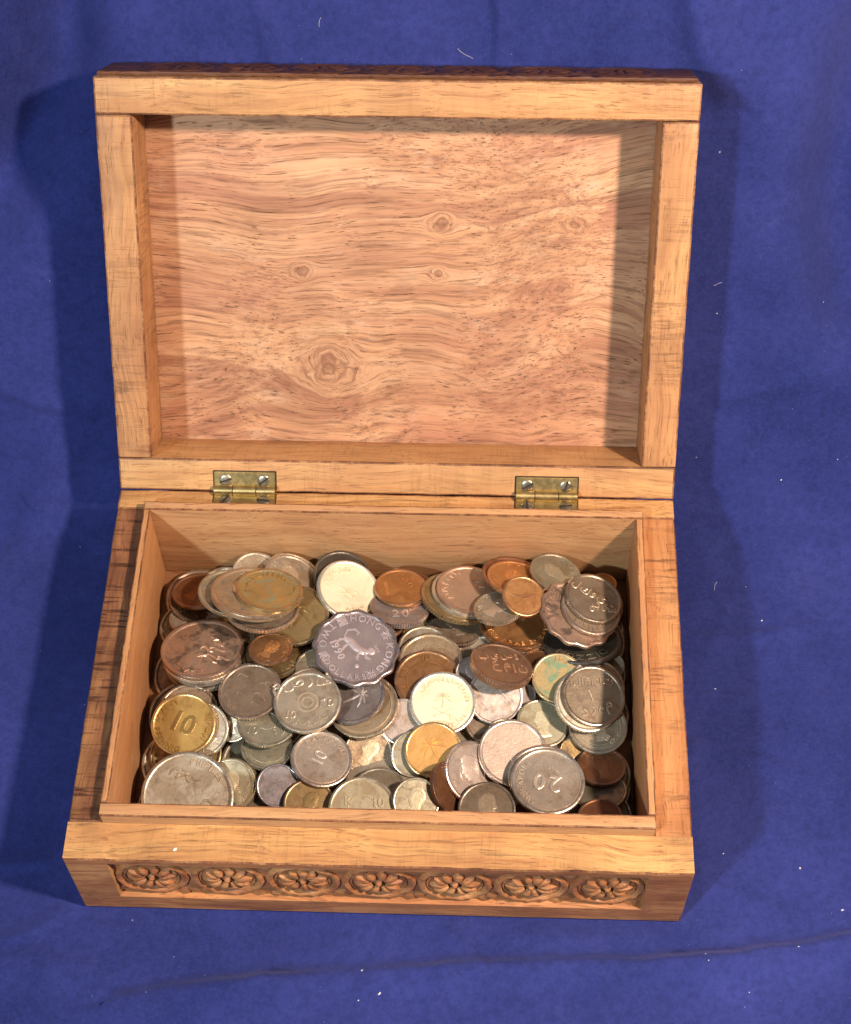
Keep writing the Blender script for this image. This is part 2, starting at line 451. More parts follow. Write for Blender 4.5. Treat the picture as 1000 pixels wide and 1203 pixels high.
ridge([(-165, 205), (-137, 234), (-117, 260), (-101, 283), (-95, 298), (-97, 330), (-102, 380)], 0.0045, 0.0120, 0.35)
ridge([(-165, 215), (-138, 243), (-121, 268), (-108, 290), (-105, 318), (-110, 380)], -0.0160, 0.0140, 0.1)
ridge([(-165, 262), (-140, 285), (-126, 305), (-125, 360)], 0.0060, 0.0120, 0.0)
ridge([(86, 380), (89, 315), (92.7, 300), (101, 291)], 0.0050, 0.0075, -0.3)
ridge([(146, 300), (142, 262), (149, 228)], -0.0200, 0.0165, 0.0)
ridge([(138, 330), (128, 285), (126, 245), (138, 205), (150, 190)], 0.0030, 0.0120, 0.0)
ridge([(-150, 105), (-134, 115), (-126, 140), (-120, 165)], 0.0028, 0.0080, 0.3)
ridge([(110, 175), (122, 150), (133, 120), (136, 70)], 0.0016, 0.0100, 0.2)
ridge([(104, 96), (108, 104), (111, 113)], 0.0006, 0.0016, 0.4)
ridge([(120, 60), (116, 40), (128, 25)], 0.0010, 0.006, 0.2)
for (ax_, ay_, bx_, by_, am_) in ((-96, -2, -112, -12, .0011), (-95, 20, -118, 12, .0009), (96, -3, 112, -16, .0010), (97, 15, 121, 4, .0008), (60, -4, 66, -30, .0007), (-30, -4, -42, -34, .0008), (20, -3, 30, -14, .0006), (98, 60, 130, 52, .0009), (99, 100, 140, 106, .0010), (-97, 70, -130, 60, .0009), (104, 150, 150, 140, .0009), (108, 190, 150, 205, .0012), (-105, 180, -140, 190, .0012), (-40, 292, -52, 330, .0011), (30, 294, 26, 330, .0009), (-100, 130, -128, 148, .0010)):
    ridge([(ax_, ay_), ((ax_ + bx_) / 2 + 2, (ay_ + by_) / 2 - 1.5), (bx_, by_)], am_ * 1.5, 0.0026, 0.35, 0.5)
# the box presses the cloth flat where it stands, and the lid keeps it back
foot = np.clip(np.minimum(np.minimum(GX + 0.094, 0.094 - GX), np.minimum(GS + 0.003, 0.140 - GS)) / 0.006 + 0.5, 0, 1)
HGT = HGT * (1 - foot) - 0.0008 * foot
back = np.clip(np.minimum(np.minimum(GX + 0.095, 0.095 - GX), np.minimum(GS - 0.13, 0.283 - GS)) / 0.008 + 0.5, 0, 1)
HGT = HGT * (1 - back) + np.minimum(HGT, 0.0005) * back

prof = np.array([profile(s) for s in CS])
VY = prof[:, 0][:, None] + prof[:, 2][:, None] * HGT
VZ = prof[:, 1][:, None] + prof[:, 3][:, None] * HGT
cv = np.stack([GX.ravel(), VY.ravel(), VZ.ravel()], 1)
ny, nx = GX.shape
ii = (np.arange(ny - 1)[:, None] * nx + np.arange(nx - 1)[None, :]).ravel()
cf = np.stack([ii, ii + 1, ii + nx + 1, ii + nx], 1)
me = bpy.data.meshes.new("cloth")
me.vertices.add(len(cv)); me.vertices.foreach_set('co', cv.ravel())
me.loops.add(cf.size); me.loops.foreach_set('vertex_index', cf.ravel().astype(np.int32))
me.polygons.add(len(cf)); me.polygons.foreach_set('loop_start', np.arange(0, cf.size, 4, dtype=np.int32))
me.update(calc_edges=True); me.validate()
me.polygons.foreach_set('use_smooth', np.ones(len(cf), dtype=bool))
me.materials.append(CLOTH)
cloth = link(bpy.data.objects.new("cloth", me))
cloth["kind"] = "structure"
cloth["label"] = "dark blue felt cloth under and behind the wooden box"

def cloth_at(x, s):
    i = int(np.argmin(np.abs(CS - s))); j = int(np.argmin(np.abs(CX - x)))
    p = prof[i]
    return Vector((x, VY[i, j], VZ[i, j])), Vector((0, p[2], p[3]))

# ------------------------------------------------------------------ the wooden box
box = bpy.data.objects.new("wooden_box", None)
link(box)
box["label"] = "open carved wooden box with hinged lid, filled with coins, on blue cloth"
box["category"] = "box"

def recessed_wall(name, x0, x1, z0, z1, y_front, y_back, rx0, rx1, rz0, rz1, depth, mat, parent, flip=None):
    """a board whose outer face (towards -y) has a sunk band; rounded outer arris"""
    e = 0.0005; c = 0.0004
    xs = [x0, x0 + e, rx0, rx0 + c, rx1 - c, rx1, x1 - e, x1]
    zs = [z0, z0 + e, rz0, rz0 + c, rz1 - c, rz1, z1 - e, z1]
    # denser columns so that the arris can wander
    xx = []
    for a, b in zip(xs[:-1], xs[1:]):
        n = max(1, int((b - a) / 0.004)); xx += [a + (b - a) * k / n for k in range(n)]
    xx.append(x1)
    verts, faces = [], []
    wob = {}
    for z in zs:
        for x in xx:
            y = y_front
            if rx0 + c * 0.5 < x < rx1 - c * 0.5 and rz0 + c * 0.5 < z < rz1 - c * 0.5:
                y = y_front + depth
            if x in (x0, x1) or z in (z0, z1):
                y = y_front + e * 0.8
            dz = 0
            if z >= z1 - e * 1.1 and x0 < x < x1:
                w = wob.setdefault(x, random.gauss(0, 0.00010)); dz = w; y += w * 0.6
            verts.append((x, y, z + dz))
    nxx = len(xx)
    for j in range(len(zs) - 1):
        for i in range(nxx - 1):
            a = j * nxx + i
            faces.append((a, a + 1, a + nxx + 1, a + nxx))
    # back side and rim
    def ring():
        top = [(len(zs) - 1) * nxx + i for i in range(nxx)]
        bot = list(range(nxx))
        lef = [j * nxx for j in range(len(zs))]
        rig = [j * nxx + nxx - 1 for j in range(len(zs))]
        return bot + rig[1:] + top[::-1][1:] + lef[::-1][1:-1]
    r = ring()
    base = len(verts)
    for v in r:
        x, y, z = verts[v]
        verts.append((x, y_back, z))
    n = len(r)
    for k in range(n):
        a, b = r[k], r[(k + 1) % n]
        faces.append((b, a, base + k, base + (k + 1) % n))
    faces.append(tuple(base + k for k in range(n)))
    if flip is not None:
        verts = [flip(v) for v in verts]
    o = mesh_obj(name, verts, faces, mat, parent, smooth=math.radians(30))
    bm = bmesh.new(); bm.from_mesh(o.data)
    bmesh.ops.recalc_face_normals(bm, faces=bm.faces[:]); bm.to_mesh(o.data); bm.free()
    o.data.materials.append(W_EDGE)
    o.data.polygons.foreach_set('material_index', [1 if p.index < (len(zs) - 1) * (nxx - 1) and max(abs(c_) for c_ in p.normal) < 0.97 and p.center.z > z1 - 0.0012 else 0 for p in o.data.polygons])
    return o

def medallion_mesh(seed, R=0.0103, depth=0.0019):
    """carved rosette: a raised ring, eight petals, a stud, and leaf tips in the corners (local XY, Z outwards)"""
    r = random.Random(seed)
    V, F = [], []
    def add(vs_, fs_):
        b = len(V); V.extend(vs_); F.extend([tuple(b + i for i in f) for f in fs_])
    # ring, two uneven beads
    for rad, wd, hh in ((R * 0.93, 0.0011, depth * 0.72), (R * 0.77, 0.0004, depth * 0.3)):
        n = 40; vs_, fs_ = [], []
        for k in range(n):
            a = 2 * math.pi * k / n
            j = 1 + r.gauss(0, 0.011)
            for q in range(5):
                t = math.pi * q / 4
                rr = (rad - wd * math.cos(t)) * j
                z = hh * math.sin(t) * (0.70 + r.random() * 0.35) - 0.0001
                vs_.append((rr * math.cos(a), rr * math.sin(a), z))
        for k in range(n):
            for q in range(4):
                a = k * 5 + q; b2 = ((k + 1) % n) * 5 + q
                fs_.append((a, b2, b2 + 1, a + 1))
        add(vs_, fs_)
    # petals
    for p in range(10):
        a0 = 2 * math.pi * p / 10 + 0.2 + r.gauss(0, 0.06)
        vs_, fs_ = [], []
        L = R * (0.55 + r.gauss(0, 0.015)); Wd = R * (0.150 + r.gauss(0, 0.014))
        nu, nv = 7, 5
        for i in range(nu):
            t = i / (nu - 1)
            w = Wd * math.sin(math.pi * (0.12 + 0.80 * t ** 1.2)) ** 0.8
            for j in range(nv):
                s = -1 + 2 * j / (nv - 1)
                ridge_ = 1 - abs(s) ** 2.6
                groove = 0.15 * math.exp(-(s / 0.25) ** 2)
                z = depth * (0.95 * math.sin(math.pi * (0.1 + 0.85 * t)) ** 0.6 * (ridge_ - groove * t)) - 0.0001 + (r.gauss(0, 0.00005) if 0 < j < nv - 1 else 0)
                x = R * 0.20 + L * 0.93 * t; y = w * s
                vs_.append((x * math.cos(a0) - y * math.sin(a0), x * math.sin(a0) + y * math.cos(a0), z))
        for i in range(nu - 1):
            for j in range(nv - 1):
                a = i * nv + j
                fs_.append((a, a + nv, a + nv + 1, a + 1))
        add(vs_, fs_)
    # stud
    vs_, fs_ = [(0, 0, depth * 0.9)], []
    for q, (rr, z) in enumerate(((R * 0.07, depth * 0.75), (R * 0.12, -0.0001))):
        for k in range(10):
            a = 2 * math.pi * k / 10
            vs_.append((rr * math.cos(a), rr * math.sin(a), z))
    for k in range(10):
        k2 = (k + 1) % 10
        fs_.append((0, 1 + k, 1 + k2)); fs_.append((1 + k, 11 + k, 11 + k2, 1 + k2))
    add(vs_, fs_)
    # chipped leaf tips in the four corners
    for sx in (-1, 1):
        for sy in (-1, 1):
            cx, cy = sx * R * 0.90, sy * R * 0.90
            ang = math.atan2(-sy, -sx)
            vs_ = []
            for (t, s, z) in ((0.0, 0, 0.6), (0.34, 0, 0.2), (0.1, 0.30, -0.1), (-0.22, 0.12, 0.3), (-0.22, -0.12, 0.3), (0.1, -0.30, -0.1)):
                x = t * R * 0.62; y = s * R * 0.9
                vs_.append((cx + x * math.cos(ang) - y * math.sin(ang), cy + x * math.sin(ang) + y * math.cos(ang), depth * z * (0.8 + 0.4 * r.random()) - 0.0001))
            add(vs_, [(0, 1, 2), (0, 2, 3), (0, 3, 4), (0, 4, 5), (0, 5, 1)])
    me = bpy.data.meshes.new("medallion")
    me.from_pydata(V, [], F); me.validate()
    bm = bmesh.new(); bm.from_mesh(me); bmesh.ops.recalc_face_normals(bm, faces=bm.faces[:])
    for f in bm.faces:
        if f.normal.z < -0.05:
            f.normal_flip()
    bm.to_mesh(me); bm.free()
    me.polygons.foreach_set('use_smooth', [True] * len(me.polygons))
    me.set_sharp_from_angle(angle=math.radians(50))
    return me
MED = [medallion_mesh(s) for s in (1, 2, 3)]
MED_DARK = []
for m_ in MED:
    m_.materials.append(W_CARVE)
    d_ = m_.copy(); d_.materials.clear(); d_.materials.append(W_DARK); MED_DARK.append(d_)

def medallions(parent, frames, meshes=MED):
    for k, mw in enumerate(frames):
        o = bpy.data.objects.new("medallion", meshes[k % 3])
        link(o, parent)
        o.matrix_local = mw @ Matrix.Rotation(math.radians(random.uniform(-12, 12)), 4, 'Z')

def frame_from(origin, xa, ya, za):
    m = Matrix.Identity(4)
    for i in range(3):
        m[i][0], m[i][1], m[i][2], m[i][3] = xa[i], ya[i], za[i], origin[i]
    return m

RZ0, RZ1 = 0.0088, 0.0331
fw = recessed_wall("front_wall", -BW / 2, BW / 2, 0.0, BH, 0.0, WY0, -0.0777, 0.0777, RZ0, RZ1, 0.0019, W_FRONT, box)
fw.data.materials.append(W_CARVE)
for p in fw.data.polygons:          # the carved face keeps its red stain, the sawn top does not
    if p.material_index == 0 and p.normal.y < -0.3 or (abs(p.normal.z) > 0.3 and p.center.z < BH - 0.002):
        p.material_index = 2
sp = 0.1554 / 7
medallions(fw, [frame_from((-0.0777 + sp * (k + 0.5), 0.0019, (RZ0 + RZ1) / 2), (1.0 * 1.02, 0, 0), (0, 0, 1.07), (0, -1, 0)) for k in range(7)])
plank("back_wall", (-BW / 2, WY1, 0.0), (BW / 2, BD, BH), W_FRONT, box)

def side_flip(sx):
    # local x along the wall (depth), local y inwards
    return (lambda v: (sx * (BW / 2) - sx * v[1], v[0], v[2]))
for sx, mat in ((-1, W_SIDE_DARK), (1, W_SIDE)):
    thick = BW / 2 + WX0 if sx < 0 else BW / 2 - WX1
    o = recessed_wall("side_wall", WY0 + 0.0001, WY1 - 0.0001, 0.0, BH - 0.0002, 0.0, thick, 0.014, 0.120, RZ0, RZ1, 0.0019, mat, box, flip=side_flip(sx))
    o["label"] = "dark stained end wall with saw marks" if sx < 0 else "orange end wall with fine saw marks"
    sp2 = 0.106 / 5
    medallions(o, [frame_from((sx * (BW / 2 - 0.0019), 0.014 + sp2 * (k + 0.5), (RZ0 + RZ1) / 2), (0, sx * 0.98, 0), (0, 0, 1.07), (sx, 0, 0)) for k in range(5)])
plank("floor_board", (WX0 + 0.0001, WY0 + 0.0001, 0.0012), (WX1 - 0.0001, WY1 - 0.0001, 0.0040), W_FLOOR, box)
# the lining that stands a little above the rim
ZT = BH + LIP
plank("lining_strip", (WX0 + 0.0001, WY0 + 0.0001, 0.0041), (WX1 - 0.0001, IY0, ZT), W_LIP_X, box, bevel=0.0005, jitter=0.00016)
plank("lining_strip", (WX0 + 0.0001, IY1, 0.0041), (WX1 - 0.0001, WY1 - 0.0001, ZT), W_LIP_X, box, bevel=0.0005, jitter=0.00016)
plank("lining_strip", (WX0 + 0.0001, IY0 + 0.0001, 0.0041), (IX0, IY1 - 0.0001, ZT - 0.0002), W_LIP_Y, box, bevel=0.0004, jitter=0.00022, seg=0.003)
plank("lining_strip", (IX1, IY0 + 0.0001, 0.0041), (WX1 - 0.0001, IY1 - 0.0001, ZT - 0.0002), W_LIP_Y, box, bevel=0.0004, jitter=0.00022, seg=0.003)

# ---- lid: local x = across, y = up the lid, z = out of its open side
LIDM = frame_from((0, BD, BH), (1, 0, 0), (0, SL, CL_), (0, -CL_, SL))
lid = plank("lid", (-BW / 2, 0.0, -LT), (BW / 2, BD, -0.0209), W_PANEL, box, bevel=0.0004)
lid.matrix_local = LIDM
lid["label"] = "raised lid with knotted wood panel inside a plain frame"
FR = 0.01095
top_rail = plank("lid_rail", (-BW / 2, BD - FR, -0.0208), (BW / 2, BD, 0.0), W_LID_X, lid, jitter=0.00014)
plank("lid_rail", (-BW / 2, 0.0, -0.0208), (BW / 2, FR - 0.0001, 0.0), W_LID_X, lid, jitter=0.00014)
plank("lid_rail", (-BW / 2, FR, -0.0208), (-BW / 2 + FR, BD - FR - 0.0001, -0.0001), W_LID_Y, lid, jitter=0.00018)
plank("lid_rail", (BW / 2 - FR, FR, -0.0208), (BW / 2, BD - FR - 0.0001, -0.0001), W_LID_Y, lid, jitter=0.00018)
# dark carved moulding along the upper edge of the lid
plank("edge_moulding", (-BW / 2 + 0.001, BD + 0.0001, -0.0245), (BW / 2 - 0.001, BD + 0.0014, -0.0012), W_DARK, lid, jitter=0.0003, seg=0.0015)
medallions(lid, [frame_from((-0.0777 + sp * (k + 0.5), BD + 0.0014, -0.0128), (1.02, 0, 0), (0, 0, -1.02), (0, 0.35, 0)) for k in range(7)], MED_DARK)

# ---- hinges
def leaf_bm(w, l, t):
    bm = bmesh.new(); bmesh.ops.create_cube(bm, size=1.0)
    for v in bm.verts:
        v.co = Vector((v.co.x * w, v.co.y * l, v.co.z * t))
    bmesh.ops.bevel(bm, geom=bm.edges[:], offset=0.0002, segments=2, affect='EDGES')
    return bm
def screw_bm():
    bm = bmesh.new()
    n = 20
    prof_ = [(0.0, 0.00055), (0.0013, 0.0005), (0.0020, 0.00032), (0.0023, 0.0), (0.0023, -0.0006)]
    rings = []
    for (r_, z_) in prof_:
        if r_ == 0:
            rings.append([bm.verts.new((0, 0, z_))])
        else:
            rings.append([bm.verts.new((r_ * math.cos(2 * math.pi * k / n), r_ * math.sin(2 * math.pi * k / n), z_)) for k in range(n)])
    for k in range(n):
        bm.faces.new((rings[0][0], rings[1][k], rings[1][(k + 1) % n]))
    for a, b in zip(rings[1:-1], rings[2:]):
        for k in range(n):
            bm.faces.new((a[k], b[k], b[(k + 1) % n], a[(k + 1) % n]))
    return bm
def slot_bm():
    bm = bmesh.new(); bmesh.ops.create_cube(bm, size=1.0)
    for v in bm.verts:
        v.co = Vector((v.co.x * 0.0040, v.co.y * 0.0006, v.co.z * 0.0003 + 0.00052))
    return bm
SLOT = NT("screw_slot").m
SLOT.node_tree.nodes["Principled BSDF"].inputs['Base Color'].default_value = (0.03, 0.02, 0.012, 1)
for hx, lab in ((-0.0490, "brass hinge at the left end of the back edge"), (0.0489, "brass hinge at the right end of the back edge")):
    hg = bm_obj("hinge", leaf_bm(0.0200, 0.0060, 0.0009), BRASS_H, box, smooth=math.radians(30))
    hg.location = (hx, BD - 0.0043, BH + 0.0003)
    hg["label"] = lab
    inv = Matrix.Translation((hx, BD - 0.0043, BH + 0.0003)).inverted()
    ll = bm_obj("leaf", leaf_bm(0.0198, 0.0054, 0.0009), BRASS_H, hg, smooth=math.radians(30))
    ll.matrix_local = inv @ LIDM @ Matrix.Translation((hx, 0.0042, 0.0003))
    for mm, ly in ((LIDM @ Matrix.Translation((hx, 0.0039, 0.00002)), 0.0066), (Matrix.Translation((hx, BD - 0.0040, BH + 0.00002)), 0.0066)):
        mo = bm_obj("gap_shade", leaf_bm(0.0207, ly, 0.0005), SLOT, hg)  # raised plate, near-black to stand in for shade in the gap round the leaf
        mo.matrix_local = inv @ mm
    pin = Vector((hx, BD - 0.0007, BH + 0.0015))
    for kx, kw, kr in ((-0.0069, 0.0060, 0.0017), (0.0, 0.0074, 0.00178), (0.0069, 0.0060, 0.0017)):
        bm = bmesh.new()
        bmesh.ops.create_cone(bm, cap_ends=True, segments=20, radius1=kr, radius2=kr, depth=kw)
        bmesh.ops.bevel(bm, geom=[e for e in bm.edges if len(e.link_faces) == 2 and any(len(f.verts) > 4 for f in e.link_faces)], offset=0.00018, segments=2, affect='EDGES')
        k = bm_obj("knuckle", bm, BRASS_H, hg, smooth=math.radians(40))
        k.matrix_local = inv @ Matrix.Translation(pin + Vector((kx, 0, 0))) @ Matrix.Rotation(math.pi / 2, 4, 'Y')
    for (sx_, on_lid) in ((-0.0062, True), (0.0062, True), (-0.0062, False), (0.0062, False)):
        s_ = bm_obj("screw", screw_bm(), STEEL, hg, smooth=math.radians(40))
        sb = slot_bm()
        for v in sb.verts: pass
        me_s = bpy.data.meshes.new("tmp"); sb.to_mesh(me_s); sb.free()
        bm = bmesh.new(); bm.from_mesh(s_.data); nf = len(bm.faces); bm.from_mesh(me_s)
        bm.faces.ensure_lookup_table()
        for f in bm.faces[nf:]:
            f.material_index = 1
        bm.to_mesh(s_.data); bm.free(); s_.data.materials.append(SLOT)
        bpy.data.meshes.remove(me_s)
        a = random.uniform(0, 3.14)
        if on_lid:
            s_.matrix_local = inv @ LIDM @ Matrix.Translation((hx + sx_, 0.0040, 0.00045)) @ Matrix.Rotation(a, 4, 'Z')
        else:
            s_.matrix_local = inv @ Matrix.Translation((hx + sx_, BD - 0.0040, BH + 0.00045)) @ Matrix.Rotation(a, 4, 'Z')

# ------------------------------------------------------------------ coins
# raised lettering is cut from Blender's own font, one glyph at a time
GLYPH = {}
def glyph(ch):
    if ch in GLYPH:
        return GLYPH[ch]
    cu = bpy.data.curves.new("glyph", 'FONT')
    cu.body = ch; cu.size = 1.0; cu.align_x = 'CENTER'; cu.align_y = 'CENTER'
    cu.resolution_u = 3; cu.extrude = 0.02; cu.bevel_depth = 0.035; cu.bevel_resolution = 0; cu.offset = 0.0
    ob = bpy.data.objects.new("glyph", cu)
    COL.objects.link(ob)
    dg = bpy.context.evaluated_depsgraph_get()
    me = bpy.data.meshes.new_from_object(ob.evaluated_get(dg))
    co = np.zeros(len(me.vertices) * 3); me.vertices.foreach_get('co', co)
    co = co.reshape(-1, 3)
    fs = [tuple(p.vertices) for p in me.polygons]
    w = (co[:, 0].max() - co[:, 0].min()) if len(co) else 0.3
    if len(co):
        co[:, 0] -= (co[:, 0].max() + co[:, 0].min()) / 2
        mid = 0.0
        co[:, 1] -= (co[:, 1].max() + co[:, 1].min()) / 2
        co[:, 2] = (co[:, 2] - co[:, 2].min()) / max(1e-6, co[:, 2].max() - co[:, 2].min())
    bpy.data.objects.remove(ob); bpy.data.curves.remove(cu); bpy.data.meshes.remove(me)
    GLYPH[ch] = (co, fs, w)
    return GLYPH[ch]

class Relief:
    """collects raised shapes in units of the coin radius; z is 0 at the field and 1 at the top"""
    def __init__(self):
        self.v = []; self.f = []
    def add(self, co, fs):
        b = len(self.v)
        self.v.extend([tuple(c) for c in co]); self.f.extend([tuple(b + i for i in q) for q in fs])
    def put_glyph(self, ch, size, x, y, rot):
        if ch == ' ':
            return
        co, fs, w = glyph(ch)
        if not len(co):
            return
        c, s = math.cos(rot), math.sin(rot)
        p = co.copy()
        px = p[:, 0] * size; py = p[:, 1] * size
        self.add(np.stack([x + px * c - py * s, y + px * s + py * c, p[:, 2]], 1), fs)
    def text(self, body, size, x, y, rot):
        ws = [0.3 if ch == ' ' else glyph(ch)[2] + 0.12 for ch in body]
        tot = sum(ws) * size
        t = -tot / 2
        c, s = math.cos(rot), math.sin(rot)
        for ch, w in zip(body, ws):
            m = t + w * size / 2
            self.put_glyph(ch, size, x + m * c, y + m * s, rot)
            t += w * size
    def arc(self, body, r, size, center, sign):
        """sign 1: tops outward, reading clockwise; -1: tops inward"""
        ws = [0.35 if ch == ' ' else glyph(ch)[2] + 0.16 for ch in body]
        tot = sum(ws) * size / r
        t = -tot / 2
        for ch, w in zip(body, ws):
            m = t + w * size / r / 2
            a = math.radians(center) + m * sign
            x, y = r * math.sin(a), r * math.cos(a)
            self.put_glyph(ch, size, x, y, -a if sign > 0 else -a + math.pi)
            t += w * size / r
    def marks(self, n, r, size, center, rs):
        """letter-like strokes worn past reading"""
        for k in range(n):
            a = math.radians(center) + (k - (n - 1) / 2) * size * 0.85 / r
            x, y = r * math.sin(a), r * math.cos(a)
            for q in range(rs.choice((1, 2, 2, 3))):
                l = size * rs.uniform(0.25, 0.48); an = -a + rs.choice((0, 0, 1.57, 0.5, -0.5)) + rs.gauss(0, 0.1)
                ox, oy = rs.uniform(-.25, .25) * size, rs.uniform(-.25, .25) * size
                dx, dy = -math.sin(an) * l, math.cos(an) * l
                self.ribbon([(x + ox - dx, y + oy - dy), (x + ox + dx, y + oy + dy)], size * 0.13, 0.8)
    def ribbon(self, pts, w, h=1.0):
        n = len(pts); co = []; fs = []
        for i, (x, y) in enumerate(pts):
            a = pts[max(0, i - 1)]; b = pts[min(n - 1, i + 1)]
            dx, dy = b[0] - a[0], b[1] - a[1]; l = math.hypot(dx, dy) or 1
            nx_, ny_ = -dy / l, dx / l
            ww = w * (0.5 if i in (0, n - 1) else 1.0)
            co += [(x + nx_ * ww, y + ny_ * ww, -0.1), (x + nx_ * ww * .35, y + ny_ * ww * .35, h), (x - nx_ * ww * .35, y - ny_ * ww * .35, h), (x - nx_ * ww, y - ny_ * ww, -0.1)]
        for i in range(n - 1):
            for q in range(3):
                a = i * 4 + q
                fs.append((a, a + 4, a + 5, a + 1))
        self.add(co, fs)
    def ring(self, r, w, x=0, y=0, h=0.8, n=48):
        self.ribbon([(x + r * math.cos(2 * math.pi * k / n), y + r * math.sin(2 * math.pi * k / n)) for k in range(n + 1)], w * 0.6, h)
    def dome(self, outline, h=1.0):
        n = len(outline)
        cx = sum(p[0] for p in outline) / n; cy = sum(p[1] for p in outline) / n
        co = []; fs = []
        for s, z in ((1.0, -0.1), (0.9, 0.6 * h), (0.6, 0.95 * h)):
            co += [(cx + (x - cx) * s, cy + (y - cy) * s, z) for x, y in outline]
        co.append((cx, cy, h))
        for q in range(2):
            for k in range(n):
                k2 = (k + 1) % n
                fs.append((q * n + k, q * n + k2, (q + 1) * n + k2, (q + 1) * n + k))
        for k in range(n):
            fs.append((2 * n + k, 2 * n + (k + 1) % n, 3 * n))
        self.add(co, fs)
    def bust(self, rs):
        """a worn head in profile with a few strands"""
        fl = rs.choice((-1, 1)); sc = rs.uniform(0.85, 1.05); rot = rs.uniform(-0.7, 0.7)
        out = [(0.02, 0.62), (0.20, 0.55), (0.28, 0.38), (0.30, 0.24), (0.40, 0.08), (0.31, 0.03), (0.33, -0.08), (0.27, -0.13), (0.28, -0.22), (0.14, -0.28), (0.12, -0.42), (0.30, -0.58), (0.0, -0.66), (-0.34, -0.60), (-0.20, -0.36), (-0.26, -0.12), (-0.36, 0.10), (-0.34, 0.36), (-0.18, 0.56)]
        c, s = math.cos(rot), math.sin(rot)
        T_ = lambda p: ((p[0] * fl * c - p[1] * s) * sc, (p[0] * fl * s + p[1] * c) * sc)
        self.dome([T_(p) for p in out], 0.75)
        for k in range(6):
            x = rs.uniform(-0.30, 0.05); y = rs.uniform(0.05, 0.5)
            self.ribbon([T_((x, y)), T_((x + 0.08, y + 0.07)), T_((x + 0.17, y + 0.05))], 0.03, 1.1)
        self.marks(rs.randint(5, 9), 0.76, 0.17, rs.uniform(0, 360), rs)
    def palm(self, x=0, y=0, s=1.0):
        self.ribbon([(x - 0.02 * s, y - 0.38 * s), (x, y - 0.1 * s), (x + 0.01 * s, y + 0.12 * s)], 0.05 * s)
        for k in range(7):
            a = math.radians(-105 + 35 * k)
            p = [(x + 0.01 * s, y + 0.12 * s)]
            for t in (0.35, 0.7, 1.0):
                p.append((x + math.sin(a) * 0.34 * s * t, y + 0.12 * s + (math.cos(a) * 0.34 * t - 0.16 * t * t) * s))
            self.ribbon(p, 0.035 * s)
    def swords(self, x=0, y=0, s=1.0):
        for f in (-1, 1):
            self.ribbon([(x - f * 0.52 * s, y - 0.20 * s), (x - f * 0.2 * s, y - 0.12 * s), (x + f * 0.15 * s, y + 0.02 * s), (x + f * 0.40 * s, y + 0.20 * s), (x + f * 0.56 * s, y + 0.22 * s)], 0.03 * s, 1.1)
            self.ribbon([(x - f * 0.38 * s, y - 0.28 * s), (x - f * 0.34 * s, y - 0.08 * s)], 0.028 * s, 1.1)
    def lion(self):
        self.ribbon([(-.36, -.14), (-.2, -.05), (0, 0), (.16, .1), (.24, .24)], 0.10, 1.0)
        self.dome([(.24 + .11 * math.cos(k * .63), .28 + .10 * math.sin(k * .63)) for k in range(10)], 1.1)
        for p in ([(-.3, -.1), (-.36, -.26), (-.28, -.40)], [(-.18, -.06), (-.14, -.24), (-.06, -.36)], [(.12, .04), (.24, -.1), (.34, -.12)], [(.18, .12), (.34, .1), (.42, .18)]):
            self.ribbon(p, 0.045, 0.95)
        self.ribbon([(-.36, -.14), (-.5, .02), (-.44, .2), (-.32, .24), (-.3, .14)], 0.035, 1.0)
        for k in range(3):
            self.ribbon([(.16 + .07 * k, .38), (.17 + .07 * k, .46)], 0.03, 1.1)
        self.dome([(.44 + .06 * math.cos(k * .79), -.2 + .06 * math.sin(k * .79)) for k in range(8)], 0.9)
    def waves(self, rs):
        for k in range(6):
            x = rs.uniform(-.5, .4); y = rs.uniform(-.5, .5); a = rs.uniform(-.5, .5); l = rs.uniform(.25, .55)
            self.ribbon([(x + l * t * math.cos(a) - 0.1 * math.sin(5 * t) * math.sin(a), y + l * t * math.sin(a) + 0.1 * math.sin(5 * t) * math.cos(a)) for t in (0, .2, .4, .6, .8, 1)], 0.035, 0.9)
        self.marks(6, 0.76, 0.16, rs.uniform(0, 360), rs)

def coin_body(shape, r, t):
    """turned blank: sunk field, raised rim, rounded shoulder, milled or scalloped edge"""
    n = 144 if shape == 'reeded' else 96
    fd = r * 0.030
    rows = [(0.0, -fd), (0.55, -fd), (0.875, -fd), (0.905, -fd * 0.25), (0.925, 0.0), (0.965, 0.0), (0.99, -r * 0.012), (1.0, -r * 0.035), (1.0, -t * 0.5), (1.0, -t + r * 0.035), (0.985, -t + r * 0.008), (0.95, -t), (0.0, -t)]
    verts, faces, rings = [], [], []
    for (q, z) in rows:
        if q == 0:
            rings.append([len(verts)]); verts.append((0, 0, z)); continue
        ring = []
        for k in range(n):
            a = 2 * math.pi * k / n
            rr = r * q
            if shape == 'scallop':
                rr *= 1 + 0.030 * math.cos(12 * a) * (q ** 3)
            if shape == 'reeded' and q > 0.999:
                rr -= 0.00026 if k % 2 else 0
            ring.append(len(verts)); verts.append((rr * math.cos(a), rr * math.sin(a), z))
        rings.append(ring)
    for a, b in zip(rings[:-1], rings[1:]):
        for k in range(n):
            k2 = (k + 1) % n
            if len(a) == 1:
                faces.append((a[0], b[k], b[k2]))
            elif len(b) == 1:
                faces.append((a[k], b[0], a[k2]))
            else:
                faces.append((a[k], b[k], b[k2], a[k2]))
    return verts, faces

